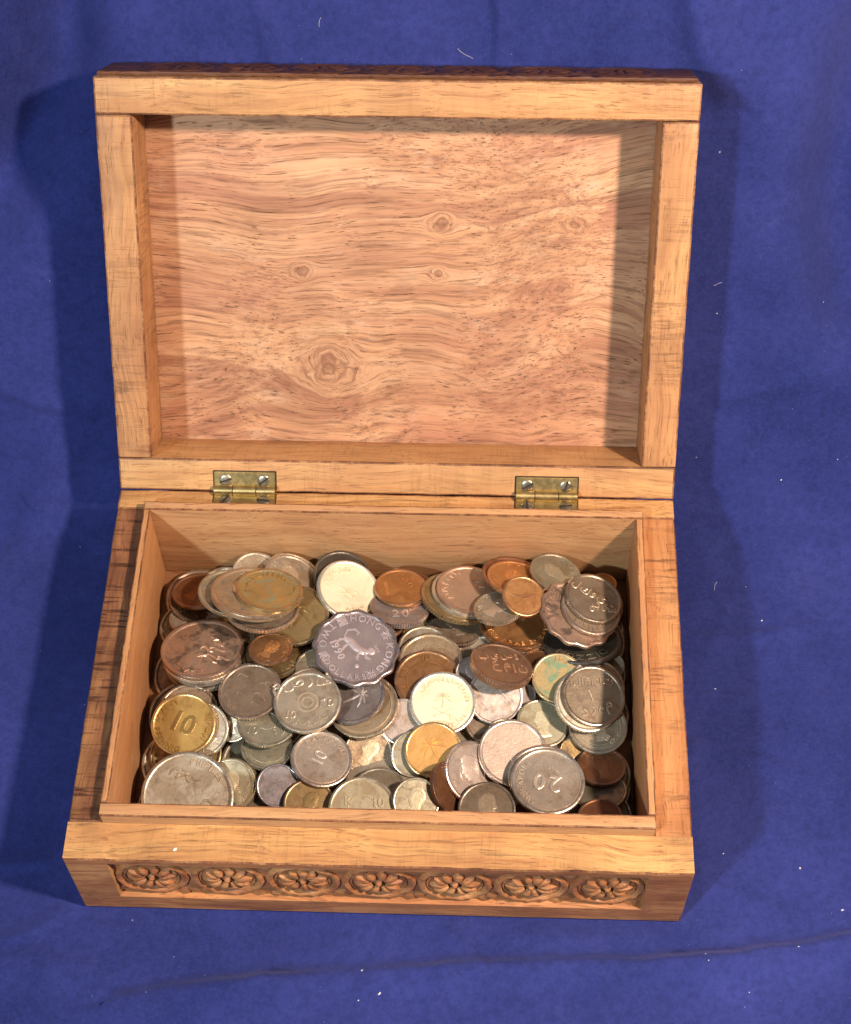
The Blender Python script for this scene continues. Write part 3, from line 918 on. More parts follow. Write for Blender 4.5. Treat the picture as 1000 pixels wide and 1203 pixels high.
def make_coin(row, idx):
    (c, n, u, r, th, mat, shape, rel, label, group) = row
    rs = random.Random(idx * 7 + 3)
    z = Vector(n).normalized(); y = Vector(u); y = (y - z * y.dot(z)).normalized(); x = y.cross(z)
    base, hi = M[mat]
    v, f = coin_body(shape, r, th)
    o = mesh_obj("coin", v, f, base, None, smooth=math.radians(28))
    o.data.materials.append(RIM[mat])
    rz_ = -r * 0.03
    o.data.polygons.foreach_set('material_index', [1 if (Vector(p.center).xy.length > r * 0.90 and p.center.z > -th * 0.6) else 0 for p in o.data.polygons])
    o.matrix_world = frame_from(c, x, y, z)
    o["label"] = label; o["category"] = "coin"; o["group"] = group
    fd = r * 0.030
    parts = {}
    def R(kind):
        return parts.setdefault(kind, Relief())
    for op in rel:
        k = op[0]
        if k == 'txt':
            R('numeral' if op[1].isdigit() else 'lettering').text(op[1], op[2], op[3], op[4], math.radians(op[5]))
        elif k == 'arc':
            R('lettering').arc(op[1], op[2], op[3], op[4], op[5])
        elif k == 'marks':
            R('lettering').marks(op[1], op[2], op[3], op[4], rs)
        elif k == 'ring':
            R('raised_ring').ring(op[1], op[2])
        elif k == 'beads':
            for q in range(op[2]):
                a = 2 * math.pi * q / op[2]
                R('beading').dome([(op[1] * math.sin(a) + .022 * math.cos(w), op[1] * math.cos(a) + .022 * math.sin(w)) for w in (0, 1.05, 2.1, 3.14, 4.2, 5.2)], 0.9)
        elif k == 'bust':
            R('emblem').bust(rs)
        elif k == 'palm':
            R('emblem').palm(0, 0.05, 1.3)
        elif k == 'palmswords':
            R('emblem').palm(0.0, 0.12, 0.72); R('emblem').swords(0.0, -0.30, 0.62)
        elif k == 'swords':
            R('emblem').swords(op[1], op[2], op[3])
        elif k == 'lion':
            R('emblem').lion()
        elif k in ('waves', 'horse'):
            R('emblem').waves(rs)
        elif k == 'dot':
            R('emblem').dome([(op[1] + .05 * math.cos(w), op[2] + .05 * math.sin(w)) for w in (0, 1.05, 2.1, 3.14, 4.2, 5.2)], 0.9)
    for kind, q in parts.items():
        if not q.v:
            continue
        vv = [(a * r, b * r, -fd + (0.92 * fd) * h) for a, b, h in q.v]
        mesh_obj(kind, vv, q.f, hi, o, smooth=False)
    return o

COINS = [
  ((-0.06547, 0.03118, 0.00737), (-0.0885, -0.075, 0.9933), (-0.9249, 0.3763, -0.054), 0.01183, 0.00163, 'olive', 'reeded', [], 'buried olive coin glimpsed in the gap left of the largest silver coin', 'coins buried in the gaps'),
  ((-0.06577, 0.0456, 0.00674), (0.0126, -0.1471, 0.989), (0.5816, 0.8057, 0.1124), 0.01153, 0.00162, 'nickel', 'round', [], 'buried grey coin glimpsed in the gap left of the shiny silver coin', 'coins buried in the gaps'),
  ((0.06424, 0.04054, 0.00692), (-0.1049, -0.004, 0.9945), (-0.9402, 0.3263, -0.0978), 0.01176, 0.00163, 'olive', 'round', [], 'buried olive coin glimpsed in the gap behind the dim grey coin', 'coins buried in the gaps'),
  ((-0.06542, 0.06203, 0.00673), (-0.0116, -0.2239, 0.9745), (0.7908, -0.5985, -0.1281), 0.01188, 0.00163, 'darknickel', 'round', [], 'buried dark grey coin glimpsed in the gap behind the yellow brass coin', 'coins buried in the gaps'),
  ((0.02091, 0.0587, 0.00698), (-0.1048, 0.0037, 0.9945), (-0.6291, -0.7747, -0.0634), 0.01225, 0.00165, 'silver', 'round', [], 'buried silver coin glimpsed in the gap in front of the bright silver coin', 'coins buried in the gaps'),
  ((-0.06498, 0.07769, 0.00652), (0.0628, -0.06, 0.9962), (0.9973, 0.0428, -0.0603), 0.01225, 0.00165, 'brownnickel', 'round', [], 'buried brown grey coin glimpsed in the gap left of the silver rimmed coin', 'coins buried in the gaps'),
  ((-0.0675, 0.09526, 0.00716), (-0.0082, -0.0219, 0.9997), (0.7683, -0.64, -0.0077), 0.0098, 0.00154, 'greengrey', 'round', [], 'buried green grey coin glimpsed in the gap in front of the reddish brown coin', 'coins buried in the gaps'),
  ((0.06417, 0.09674, 0.00668), (0.011, -0.0085, 0.9999), (-0.9998, 0.0189, 0.0112), 0.01183, 0.00163, 'greengrey', 'reeded', [], 'buried green grey coin glimpsed in the gap behind the black coin', 'coins buried in the gaps'),
  ((-0.06594, 0.10717, 0.00653), (-0.0058, -0.0876, 0.9961), (-0.2727, -0.9583, -0.0859), 0.01083, 0.00159, 'brownnickel', 'reeded', [], 'buried brown grey coin glimpsed in the gap behind the reddish brown coin', 'coins buried in the gaps'),
  ((-0.03666, 0.03153, 0.00951), (0.0851, 0.0404, 0.9956), (0.1024, -0.9942, 0.0316), 0.01019, 0.00156, 'darknickel', 'reeded', [], 'buried dark grey coin glimpsed in the gap left of the bluish violet coin', 'coins buried in the gaps'),
  ((0.06587, 0.02936, 0.00907), (-0.0383, -0.0594, 0.9975), (-0.9876, -0.15, -0.0468), 0.01013, 0.00156, 'greengrey', 'reeded', [], 'buried green grey coin glimpsed in the gap in front of the dim grey coin', 'coins buried in the gaps'),
  ((-0.06288, 0.04817, 0.00952), (0.0161, -0.1934, 0.981), (0.5094, 0.8458, 0.1584), 0.01091, 0.00159, 'olive', 'round', [], 'buried olive coin glimpsed in the gap in front of the shiny silver coin', 'coins buried in the gaps'),
  ((-0.04, 0.04496, 0.00963), (-0.05, -0.0756, 0.9959), (-0.3476, -0.9335, -0.0883), 0.0123, 0.00165, 'greengrey', 'round', [], 'buried green grey coin glimpsed in the gap left of the greenish grey coin lowest', 'coins buried in the gaps'),
  ((-0.00184, 0.04493, 0.00982), (-0.0514, 0.1188, 0.9916), (-0.9244, -0.3814, -0.0022), 0.01192, 0.00164, 'silver', 'round', [], 'buried silver coin glimpsed in the gap in front of the pale ornate coin', 'coins buried in the gaps'),
  ((0.03353, 0.0432, 0.00979), (-0.0039, -0.1982, 0.9802), (0.3651, -0.9128, -0.1831), 0.01198, 0.00164, 'silver', 'round', [], 'buried silver coin glimpsed in the gap right of the violet grey coin', 'coins buried in the gaps'),
  ((0.06595, 0.04387, 0.00943), (0.0579, -0.1048, 0.9928), (-0.0577, 0.9925, 0.1081), 0.01005, 0.00155, 'greengrey', 'round', [], 'buried green grey coin glimpsed in the gap in front of the dark red copper coin', 'coins buried in the gaps'),
  ((-0.06018, 0.06058, 0.00989), (0.1826, -0.0609, 0.9813), (0.9813, -0.0511, -0.1858), 0.01061, 0.00158, 'tan', 'round', [], 'buried tan coin glimpsed in the gap behind the shiny silver coin', 'coins buried in the gaps'),
  ((-0.03742, 0.06095, 0.0092), (-0.1526, -0.1286, 0.9799), (0.4805, -0.8761, -0.0401), 0.01156, 0.00162, 'silver', 'reeded', [], 'buried silver coin glimpsed in the gap behind the greenish coin', 'coins buried in the gaps'),
  ((-0.01938, 0.06362, 0.00937), (-0.0352, 0.1084, 0.9935), (0.9622, 0.2723, 0.0044), 0.01092, 0.00159, 'greengrey', 'reeded', [], 'buried green grey coin glimpsed in the gap left of the violet grey coin', 'coins buried in the gaps'),
  ((0.0337, 0.06205, 0.00931), (0.1833, -0.0429, 0.9821), (0.983, 0.0048, -0.1833), 0.01011, 0.00155, 'brownnickel', 'reeded', [], 'buried brown grey coin glimpsed in the gap in front of the pale violet silver coin', 'coins buried in the gaps'),
  ((0.04854, 0.06038, 0.00914), (-0.1037, 0.0304, 0.9941), (-0.9926, 0.0607, -0.1054), 0.01182, 0.00163, 'nickel', 'reeded', [], 'buried grey coin glimpsed in the gap behind the pale green worn coin', 'coins buried in the gaps'),
  ((0.06453, 0.06439, 0.00975), (-0.0548, -0.0066, 0.9985), (0.8781, -0.4763, 0.045), 0.01147, 0.00162, 'brownnickel', 'round', [], 'buried brown grey coin glimpsed in the gap behind the grey coin', 'coins buried in the gaps'),
  ((-0.02588, 0.07717, 0.00918), (-0.0141, -0.0737, 0.9972), (0.6196, -0.7834, -0.0491), 0.00999, 0.00155, 'silver', 'round', [], 'buried silver coin glimpsed in the gap right of the small dark bronze coin', 'coins buried in the gaps'),
  ((-0.00416, 0.08003, 0.00967), (-0.0651, -0.0557, 0.9963), (0.3495, 0.9339, 0.0751), 0.00998, 0.00155, 'darkcopper', 'round', [], 'buried dark copper coin glimpsed in the gap left of the yellowish stained silver coin', 'coins buried in the gaps'),
  ((0.02976, 0.08015, 0.00967), (-0.1458, -0.156, 0.9769), (-0.8947, -0.4006, -0.1975), 0.01225, 0.00165, 'nickel', 'round', [], 'buried grey coin glimpsed in the gap left of the tilted red bronze coin', 'coins buried in the gaps'),
  ((0.06423, 0.08031, 0.00913), (0.0984, -0.1061, 0.9895), (0.9115, 0.4085, -0.0469), 0.01177, 0.00163, 'greengrey', 'round', [], 'buried green grey coin glimpsed in the gap in front of the black coin', 'coins buried in the gaps'),
  ((-0.02386, 0.09751, 0.00982), (-0.06, -0.0314, 0.9977), (-0.1264, -0.9912, -0.0388), 0.01031, 0.00156, 'darkcopper', 'round', [], 'buried dark copper coin glimpsed in the gap right of the shiny olive brown coin', 'coins buried in the gaps'),
  ((0.0135, 0.09503, 0.00976), (0.1919, -0.045, 0.9804), (-0.9778, -0.0941, 0.1871), 0.01086, 0.00159, 'olive', 'reeded', [], 'buried olive coin glimpsed in the gap left of the brownish grey coin', 'coins buried in the gaps'),
  ((0.06569, 0.09176, 0.00947), (0.1082, -0.1196, 0.9869), (0.9665, 0.245, -0.0763), 0.01031, 0.00156, 'brownnickel', 'reeded', [], 'buried brown grey coin glimpsed in the gap right of the black coin', 'coins buried in the gaps'),
  ((-0.05709, 0.10768, 0.00908), (-0.0919, -0.0226, 0.9955), (-0.7132, 0.6992, -0.0499), 0.01032, 0.00156, 'silver', 'reeded', [], 'buried silver coin glimpsed in the gap right of the reddish brown coin', 'coins buried in the gaps'),
  ((0.06405, 0.10605, 0.00925), (0.0565, 0.0383, 0.9977), (0.9018, 0.4269, -0.0674), 0.01195, 0.00164, 'darkcopper', 'round', [], 'buried dark copper coin glimpsed in the gap behind the dark grey coin', 'coins buried in the gaps'),
  ((-0.06715, 0.09607, 0.011), (0.1328, 0.209, 0.9689), (-0.155, 0.9699, -0.188), 0.00642, 0.00139, 'nickel', 'round', [('bust', 1)], 'dull grey coin edge low against the left wall, under the brown coins', 'coins filling the box'),
  ((-0.06518, 0.10338, 0.01042), (0.1847, 0.2293, 0.9557), (-0.2093, 0.9593, -0.1897), 0.00929, 0.00152, 'brownnickel', 'reeded', [('marks', 8, 0.7, 0.26, 180)], 'brown grey coin with pale rim directly under the reddish brown coin, back corner', 'coins filling the box'),
  ((-0.06447, 0.10484, 0.015), (-0.0174, 0.2906, 0.9567), (-0.0114, 0.9567, -0.2908), 0.00867, 0.00149, 'darkcopper', 'round', [('bust', 2)], 'reddish brown coin in the back corner beside the left wall', 'coins filling the box'),
  ((-0.04556, 0.11036, 0.018), (0.1325, -0.0252, 0.9909), (-0.101, 0.9941, 0.0388), 0.00783, 0.00145, 'silver', 'round', [('marks', 8, 0.68, 0.24, 0)], 'silver coin standing highest at the back wall behind the brass topped stack', 'coins filling the box'),
  ((-0.0328, 0.10942, 0.01913), (0.383, 0.2506, 0.8891), (-0.3807, 0.9198, -0.0953), 0.00948, 0.00153, 'silver', 'reeded', [], 'tilted silver coin with bright reeded edge leaning behind the brass topped coin', 'coins filling the box'),
  ((-0.03334, 0.10727, 0.02067), (0.3585, 0.1472, 0.9218), (-0.3004, 0.9532, -0.0354), 0.00916, 0.00151, 'nickel', 'round', [('bust', 3)], 'grey coin lying face on the reeded silver coin, behind the brass topped coin', 'coins filling the box'),
  ((-0.05207, 0.09375, 0.01115), (0.2454, 0.3611, 0.8997), (-0.3381, 0.9016, -0.2697), 0.00946, 0.00198, 'nickel', 'reeded', [('bust', 4)], 'grey coin with white rim under the brass topped stack, nearer the left wall', 'coins filling the box'),
  ((-0.04552, 0.09314, 0.01188), (0.1343, 0.4026, 0.9055), (-0.2283, 0.9017, -0.3671), 0.00917, 0.00181, 'greengrey', 'reeded', [('marks', 5, 0.66, 0.28, 180)], 'dark green grey coin with white rim peeking below the brass topped stack', 'coins filling the box'),
  ((-0.03147, 0.09284, 0.02039), (-0.0254, -0.0182, 0.9995), (0.1921, 0.9811, 0.0228), 0.01123, 0.00161, 'olive', 'reeded', [('palm',)], 'shiny olive brown coin lying beside the brass topped stack, below the leaning coins', 'coins filling the box'),
  ((-0.0418, 0.09428, 0.02286), (0.0657, 0.318, 0.9458), (-0.112, 0.9442, -0.3097), 0.01203, 0.00164, 'brownnickel', 'reeded', [], 'brown grey coin lowest in the stack under the brass coin', 'coins filling the box'),
  ((-0.05125, 0.09921, 0.0234), (0.1572, 0.3142, 0.9362), (-0.2161, 0.936, -0.2779), 0.01153, 0.00162, 'greengrey', 'round', [('bust', 5)], 'pale greenish coin jutting out of the brass topped stack towards the left', 'coins filling the box'),
  ((-0.0442, 0.09752, 0.02635), (0.1242, 0.3877, 0.9134), (-0.2078, 0.9103, -0.3581), 0.01391, 0.00224, 'tan', 'round', [('bust', 6)], 'large worn pinkish grey coin directly under the brass topped coin', 'coins filling the box'),
  ((-0.03924, 0.09804, 0.02726), (0.1265, 0.3266, 0.9367), (-0.1862, 0.9353, -0.3009), 0.01076, 0.0019, 'oldbrass', 'round', [('beads', 0.86, 44), ('marks', 19, 0.72, 0.17, 0)], 'tarnished brass coin with teal stain on top of the back stack', 'coins filling the box'),
  ((-0.01683, 0.10877, 0.01895), (0.2375, -0.0479, 0.9702), (-0.1501, 0.985, 0.0853), 0.00975, 0.00154, 'dark', 'round', [], 'black faced coin with silver rim tucked behind the bright cream coin', 'coins filling the box'),
  ((-0.01453, 0.10331, 0.01985), (0.3367, -0.0712, 0.9389), (0.1734, 0.9848, 0.0125), 0.0106, 0.00142, 'white', 'round', [('swords', 0, -0.12, 0.5), ('arc', 'المملكة', 0.68, 0.2, -50, 1), ('arc', 'هللة', 0.66, 0.22, 150, -1)], 'bright cream white coin with small star emblem, above the scalloped violet coin', 'coins filling the box'),
  ((-0.00147, 0.09267, 0.015), (0.0152, 0.3202, 0.9472), (-0.0512, 0.9463, -0.3191), 0.00469, 0.00131, 'darkcopper', 'round', [], 'sliver of brown coin showing right of the scalloped violet coin', 'coins filling the box'),
  ((0.00222, 0.09852, 0.01775), (0.0561, 0.3298, 0.9424), (-0.1027, 0.9408, -0.3232), 0.00966, 0.00184, 'violet', 'reeded', [('txt', '20', 0.5, 0, -0.35, 0)], 'bluish coin with white edge under the orange copper coin at the back', 'coins filling the box'),
  ((0.0038, 0.1069, 0.01594), (0.0092, 0.2768, 0.9609), (-0.0412, 0.9602, -0.2762), 0.00893, 0.0015, 'darkcopper', 'round', [], 'dark brown coin under the orange copper coin at the back wall', 'coins filling the box'),
  ((0.00219, 0.10622, 0.01746), (0.0536, 0.2502, 0.9667), (-0.2099, 0.9493, -0.2341), 0.00862, 0.00149, 'copper', 'round', [('txt', '1', 0.9, -0.55, 0, 0), ('marks', 4, 0.4, 0.2, 60)], 'orange copper coin with a numeral one, near the back wall behind the scalloped coin', 'coins filling the box'),
  ((0.0205, 0.09725, 0.01046), (0.0595, 0.1813, 0.9816), (-0.0822, 0.9809, -0.1762), 0.01003, 0.00155, 'brownnickel', 'reeded', [('bust', 7)], 'brownish grey coin with white lower edge under the pink topped stack', 'coins filling the box'),
  ((0.02089, 0.10376, 0.01583), (0.2183, 0.3048, 0.9271), (-0.2762, 0.9305, -0.2408), 0.01223, 0.00165, 'olive', 'reeded', [], 'olive brass coin lowest in the pink topped stack at the back', 'coins filling the box'),
  ((0.02336, 0.1051, 0.01692), (0.1474, 0.2277, 0.9625), (-0.1742, 0.9639, -0.2014), 0.01111, 0.0016, 'silver', 'round', [], 'silver coin just under the pinkish top coin of the back stack', 'coins filling the box'),
  ((0.02459, 0.10554, 0.01809), (0.1096, 0.2054, 0.9725), (-0.1326, 0.9727, -0.1905), 0.01068, 0.00142, 'pink', 'round', [('marks', 4, 0.4, 0.2, 60), ('marks', 9, 0.74, 0.2, -70)], 'smooth pinkish coin topping the back middle stack', 'coins filling the box'),
  ((0.039, 0.10888, 0.02191), (0.1637, 0.3994, 0.902), (-0.2655, 0.8985, -0.3496), 0.01051, 0.00157, 'darkcopper', 'round', [], 'dark copper coin rim against the back wall behind the copper coins', 'coins filling the box'),
  ((0.04006, 0.10648, 0.02365), (0.1798, 0.38, 0.9073), (-0.2748, 0.9051, -0.3245), 0.0099, 0.00155, 'copper', 'round', [('bust', 8)], 'copper coin lying against the back wall, its lower half covered', 'coins filling the box'),
  ((0.05255, 0.11017, 0.02187), (0.2154, 0.1841, 0.959), (-0.2176, 0.9664, -0.1367), 0.00858, 0.00149, 'greengrey', 'round', [('bust', 9)], 'grey green coin with bright rim at the back wall near the right corner', 'coins filling the box'),
  ((0.06827, 0.11071, 0.015), (-0.0078, 0.2145, 0.9767), (-0.0213, 0.9765, -0.2146), 0.00475, 0.00131, 'copper', 'round', [], 'small copper sliver in the back right corner behind the stacked dark coins', 'coins filling the box'),
  ((0.03997, 0.09048, 0.01124), (-0.0269, 0.3733, 0.9273), (0.002, 0.9277, -0.3734), 0.01049, 0.00157, 'silver', 'reeded', [('marks', 6, 0.68, 0.25, 180)], 'silver edged coin showing below the lettered copper coin', 'coins filling the box'),
  ((0.04687, 0.07974, 0.0164), (-0.0322, 0.2993, 0.9536), (0.0061, 0.9542, -0.2993), 0.00542, 0.00134, 'darkcopper', 'round', [], 'brown coin sliver below the lettered copper coin, above the green one', 'coins filling the box'),
  ((0.04049, 0.09661, 0.0118), (0.0586, 0.3157, 0.9471), (-0.103, 0.9455, -0.3088), 0.01249, 0.00166, 'copper', 'round', [('arc', 'UNITED ARAB EMIRATES', 0.78, 0.2, 185, -1), ('txt', '50', 0.5, 0.05, 0.35, 0)], 'wide copper coin lettered UNITED ARAB under the plain copper coin', 'coins filling the box'),
  ((0.0341, 0.09569, 0.02359), (-0.1496, 0.2899, 0.9453), (0.1392, 0.9527, -0.2701), 0.00817, 0.00147, 'nickel', 'reeded', [('bust', 10)], 'grey coin with pale reeded edge between the pink topped stack and copper coins', 'coins filling the box'),
  ((0.04214, 0.09779, 0.0267), (0.266, -0.0972, 0.9591), (-0.1468, 0.9792, 0.14), 0.00706, 0.00142, 'copper', 'round', [('marks', 4, 0.6, 0.3, 180)], 'plain round copper coin leaning at the back, left of the scalloped brown coin', 'coins filling the box'),
  ((0.06914, 0.07954, 0.015), (-0.0809, 0.0365, 0.9961), (0.0301, 0.999, -0.0342), 0.00542, 0.00134, 'greengrey', 'round', [], 'dim grey coin against the right wall below the black coin', 'coins filling the box'),
  ((0.06113, 0.08837, 0.0157), (-0.0685, 0.406, 0.9113), (0.0651, 0.9133, -0.4021), 0.01257, 0.002, 'black', 'round', [('arc', 'MOZZIC', 0.72, 0.3, 180, -1)], 'black coin with worn lettering under the scalloped brown coin', 'coins filling the box'),
  ((0.05969, 0.09434, 0.02265), (0.2613, 0.0436, 0.9643), (-0.1942, 0.9809, 0.0083), 0.01251, 0.00166, 'pinkbrown', 'scallop', [('marks', 8, 0.76, 0.2, -70)], 'scalloped pinkish brown coin under the dark topped pile at right', 'coins filling the box'),
  ((0.06379, 0.09602, 0.02268), (0.2595, 0.0624, 0.9637), (-0.2004, 0.9797, -0.0094), 0.00981, 0.00154, 'brownnickel', 'round', [('marks', 7, 0.76, 0.2, 200)], 'brown coin between the scalloped brown coin and the dark coin on it', 'coins filling the box'),
  ((0.06461, 0.0996, 0.02367), (0.2642, 0.0825, 0.9609), (0.2011, 0.9697, -0.1385), 0.00955, 0.00168, 'darknickel', 'reeded', [('txt', 'الكويت', 0.42, -0.05, 0.1, -20), ('txt', '٥٠', 0.4, 0.1, -0.45, 10), ('txt', 'فلس', 0.3, 0.45, -0.25, 0)], 'dark grey coin with script relief on top of the pile in the right back corner', 'coins filling the box'),
  ((-0.05985, 0.07839, 0.01466), (-0.0203, 0.2056, 0.9784), (-0.009, 0.9786, -0.2058), 0.01255, 0.00166, 'nickel', 'reeded', [], 'lowest coin of the stack by the left wall under the big pinkish coin', 'coins filling the box'),
  ((-0.05989, 0.07912, 0.01719), (-0.0099, 0.2667, 0.9637), (-0.0197, 0.9635, -0.2669), 0.01305, 0.00169, 'silver', 'reeded', [], 'silver rimmed coin just under the big pinkish brown coin by the left wall', 'coins filling the box'),
  ((-0.06032, 0.0813, 0.01775), (-0.0091, 0.2674, 0.9635), (-0.0206, 0.9633, -0.2675), 0.01348, 0.00137, 'pinkbrown', 'reeded', [('marks', 4, 0.4, 0.2, 60), ('horse', 0.35, -0.1, 0.5)], 'big pinkish brown coin with dark patch beside the left wall', 'coins filling the box'),
  ((-0.0378, 0.0793, 0.01729), (0.0114, 0.285, 0.9585), (-0.0442, 0.9577, -0.2843), 0.00951, 0.00199, 'olive', 'round', [('marks', 9, 0.8, 0.22, 140)], 'dark brass coin under the small lettered bronze coin', 'coins filling the box'),
  ((-0.03783, 0.07892, 0.02279), (0.0138, 0.2496, 0.9682), (-0.0445, 0.9675, -0.2488), 0.007, 0.00141, 'bronze', 'round', [('marks', 7, 0.72, 0.3, 170), ('bust', 11)], 'small dark bronze coin ringed with letters below the brass topped stack', 'coins filling the box'),
  ((-0.02319, 0.07461, 0.01959), (-0.1082, 0.1005, 0.989), (0.058, 0.9938, -0.0946), 0.007, 0.00141, 'greengrey', 'round', [('bust', 12)], 'grey coin half hidden behind the left edge of the scalloped violet coin', 'coins filling the box'),
  ((-0.02579, 0.06676, 0.02087), (-0.1251, 0.0238, 0.9919), (0.0578, 0.9982, -0.0167), 0.0064, 0.00139, 'nickel', 'round', [], 'grey sliver between the script ten coin and scalloped violet coin', 'coins filling the box'),
  ((0.01001, 0.08633, 0.01269), (-0.0487, 0.019, 0.9986), (0.0073, 0.9998, -0.0187), 0.00824, 0.00147, 'silver', 'round', [], 'silver coin showing its upper edge right of the scalloped violet coin', 'coins filling the box'),
  ((0.01268, 0.08057, 0.01456), (-0.0028, 0.0438, 0.999), (-0.0231, 0.9988, -0.0439), 0.01035, 0.00157, 'tan', 'round', [('bust', 13)], 'yellowish stained silver coin behind the copper ten coin', 'coins filling the box'),
  ((0.01213, 0.07224, 0.01605), (0.0346, -0.0794, 0.9962), (-0.0413, 0.9959, 0.0808), 0.01078, 0.00159, 'bronze', 'reeded', [('ring', 0.62, 0.05), ('txt', '10', 0.28, -0.05, 0.76, 0), ('marks', 5, 0.8, 0.22, 70), ('marks', 5, 0.8, 0.22, -75)], 'brown copper coin with raised ten behind the bright palm coin', 'coins filling the box'),
  ((0.02636, 0.07473, 0.01665), (0.0911, -0.2551, 0.9626), (-0.0496, 0.9643, 0.2603), 0.00567, 0.00135, 'violet', 'reeded', [('bust', 14)], 'small violet grey coin between the copper ten coin and the tilted bronze coin', 'coins filling the box'),
  ((0.04322, 0.06926, 0.01285), (0.4677, -0.4028, 0.7868), (-0.0526, 0.8759, 0.4797), 0.00378, 0.00127, 'violet', 'reeded', [], 'purplish sliver between the squiggly silver coin and the pale green coin', 'coins filling the box'),
  ((0.03348, 0.06732, 0.01537), (0.0239, -0.4387, 0.8983), (0.1516, 0.8898, 0.4305), 0.00885, 0.0015, 'paleviolet', 'reeded', [('waves', 0)], 'pale violet silver coin with wavy raised lines, right of the palm coin', 'coins filling the box'),
  ((0.03538, 0.07568, 0.0219), (0.2305, 0.3647, 0.9022), (-0.3243, 0.9029, -0.2821), 0.01017, 0.00265, 'redbronze', 'reeded', [('txt', 'عمان', 0.5, 0.2, -0.2, -10), ('txt', 'بيسة', 0.36, 0, 0.3, 0)], 'tilted red bronze coin with thick pale edge, below the copper lettered coin', 'coins filling the box'),
  ((0.05315, 0.07254, 0.01901), (0.0135, -0.1891, 0.9819), (-0.0274, 0.9815, 0.1895), 0.0083, 0.00147, 'patina', 'round', [('marks', 6, 0.72, 0.24, 0)], 'green stained brass coin left of the big brownish script coin', 'coins filling the box'),
  ((-0.06258, 0.05874, 0.01551), (0.1213, -0.2632, 0.9571), (-0.0574, 0.9607, 0.2715), 0.00962, 0.00153, 'brownnickel', 'round', [('bust', 15)], 'greyish brown coin behind the brass ten coin by the left wall', 'coins filling the box'),
  ((-0.04891, 0.05601, 0.01562), (-0.2666, -0.4205, 0.8672), (0.0091, 0.8987, 0.4386), 0.00639, 0.00139, 'silver', 'round', [('bust', 16)], 'ornate dark silver coin right of the brass ten coin, under the dark brown coin', 'coins filling the box'),
  ((-0.06776, 0.0464, 0.01075), (-0.2459, -0.4527, 0.8571), (-0.0014, 0.8844, 0.4667), 0.00718, 0.00142, 'olive', 'round', [], 'dull olive coin below the brass ten coin against the left wall', 'coins filling the box'),
  ((-0.05817, 0.05291, 0.01595), (-0.123, -0.373, 0.9196), (0.0011, 0.9266, 0.376), 0.00876, 0.00149, 'silver', 'round', [('bust', 17)], 'shiny silver coin peeking out right of the brass ten coin', 'coins filling the box'),
  ((-0.06348, 0.0534, 0.01846), (-0.0359, -0.218, 0.9753), (0.3822, 0.8987, 0.215), 0.01018, 0.00156, 'brass', 'reeded', [('txt', '10', 0.86, 0.05, 0.03, 0), ('arc', 'PFENNIG', 0.8, 0.24, 200, -1), ('marks', 6, 0.78, 0.2, 75), ('marks', 6, 0.78, 0.2, -75), ('dot', -0.62, -0.1)], 'yellow brass coin with big number ten beside the left wall', 'coins filling the box'),
  ((-0.0371, 0.04785, 0.01472), (0.0818, 0.1652, 0.9829), (-0.0995, 0.9826, -0.1569), 0.00819, 0.00147, 'greengrey', 'reeded', [('ring', 0.7, 0.04)], 'greenish grey coin lowest below the dark brown coin, above the blue coin', 'coins filling the box'),
  ((-0.03734, 0.05524, 0.01878), (0.0077, 0.0852, 0.9963), (0.1847, 0.9791, -0.0851), 0.00952, 0.00153, 'greengrey', 'reeded', [('ring', 0.32, 0.05), ('txt', '10', 0.4, -0.35, -0.45, 0), ('txt', '٩٧', 0.4, 0.5, -0.3, 0)], 'greenish coin with sideways ten beneath the dark brown coin', 'coins filling the box'),
  ((-0.04342, 0.06466, 0.02055), (-0.0802, 0.0057, 0.9968), (0.0266, 0.9996, -0.0036), 0.01012, 0.00171, 'brownnickel', 'reeded', [('waves', 3)], 'dark brown worn coin left of the script ten coin', 'coins filling the box'),
  ((-0.00584, 0.04902, 0.0105), (0.0913, -0.32, 0.943), (-0.0426, 0.9448, 0.3248), 0.00771, 0.00145, 'tan', 'round', [('bust', 18)], 'pale ornate coin right of the grey slanted ten coin', 'coins filling the box'),
  ((0.00482, 0.05801, 0.01444), (0.0093, -0.3345, 0.9423), (0.4884, 0.8239, 0.2877), 0.00746, 0.00144, 'paleviolet', 'round', [('marks', 9, 0.68, 0.28, 190)], 'violet silver lettered coin left of the bright palm coin', 'coins filling the box'),
  ((-0.00787, 0.06239, 0.01636), (-0.1382, -0.0491, 0.9892), (0.0536, 0.9969, 0.057), 0.01108, 0.0016, 'tan', 'reeded', [('ring', 0.8, 0.04)], 'yellow grey coin under the violet coin, below the scalloped coin', 'coins filling the box'),
  ((-0.01057, 0.0646, 0.01831), (-0.2451, 0.0454, 0.9684), (0.871, 0.4489, 0.1994), 0.00961, 0.00153, 'violet', 'round', [('palm',)], 'violet grey coin with floral relief under the scalloped violet coin', 'coins filling the box'),
  ((-0.02491, 0.05997, 0.02282), (-0.0438, -0.0551, 0.9975), (-0.1583, 0.9863, 0.0476), 0.01056, 0.00173, 'nickel', 'round', [('ring', 0.3, 0.05), ('ring', 0.16, 0.05), ('txt', '10', 0.36, -0.5, -0.33, -15), ('txt', '٢٥', 0.42, 0.55, -0.1, -10), ('txt', 'مصرف', 0.5, -0.1, 0.6, 5), ('arc', 'البحرين', 0.7, 0.22, 180, -1)], 'grey script ten coin with ring emblem at centre left of pile', 'coins filling the box'),
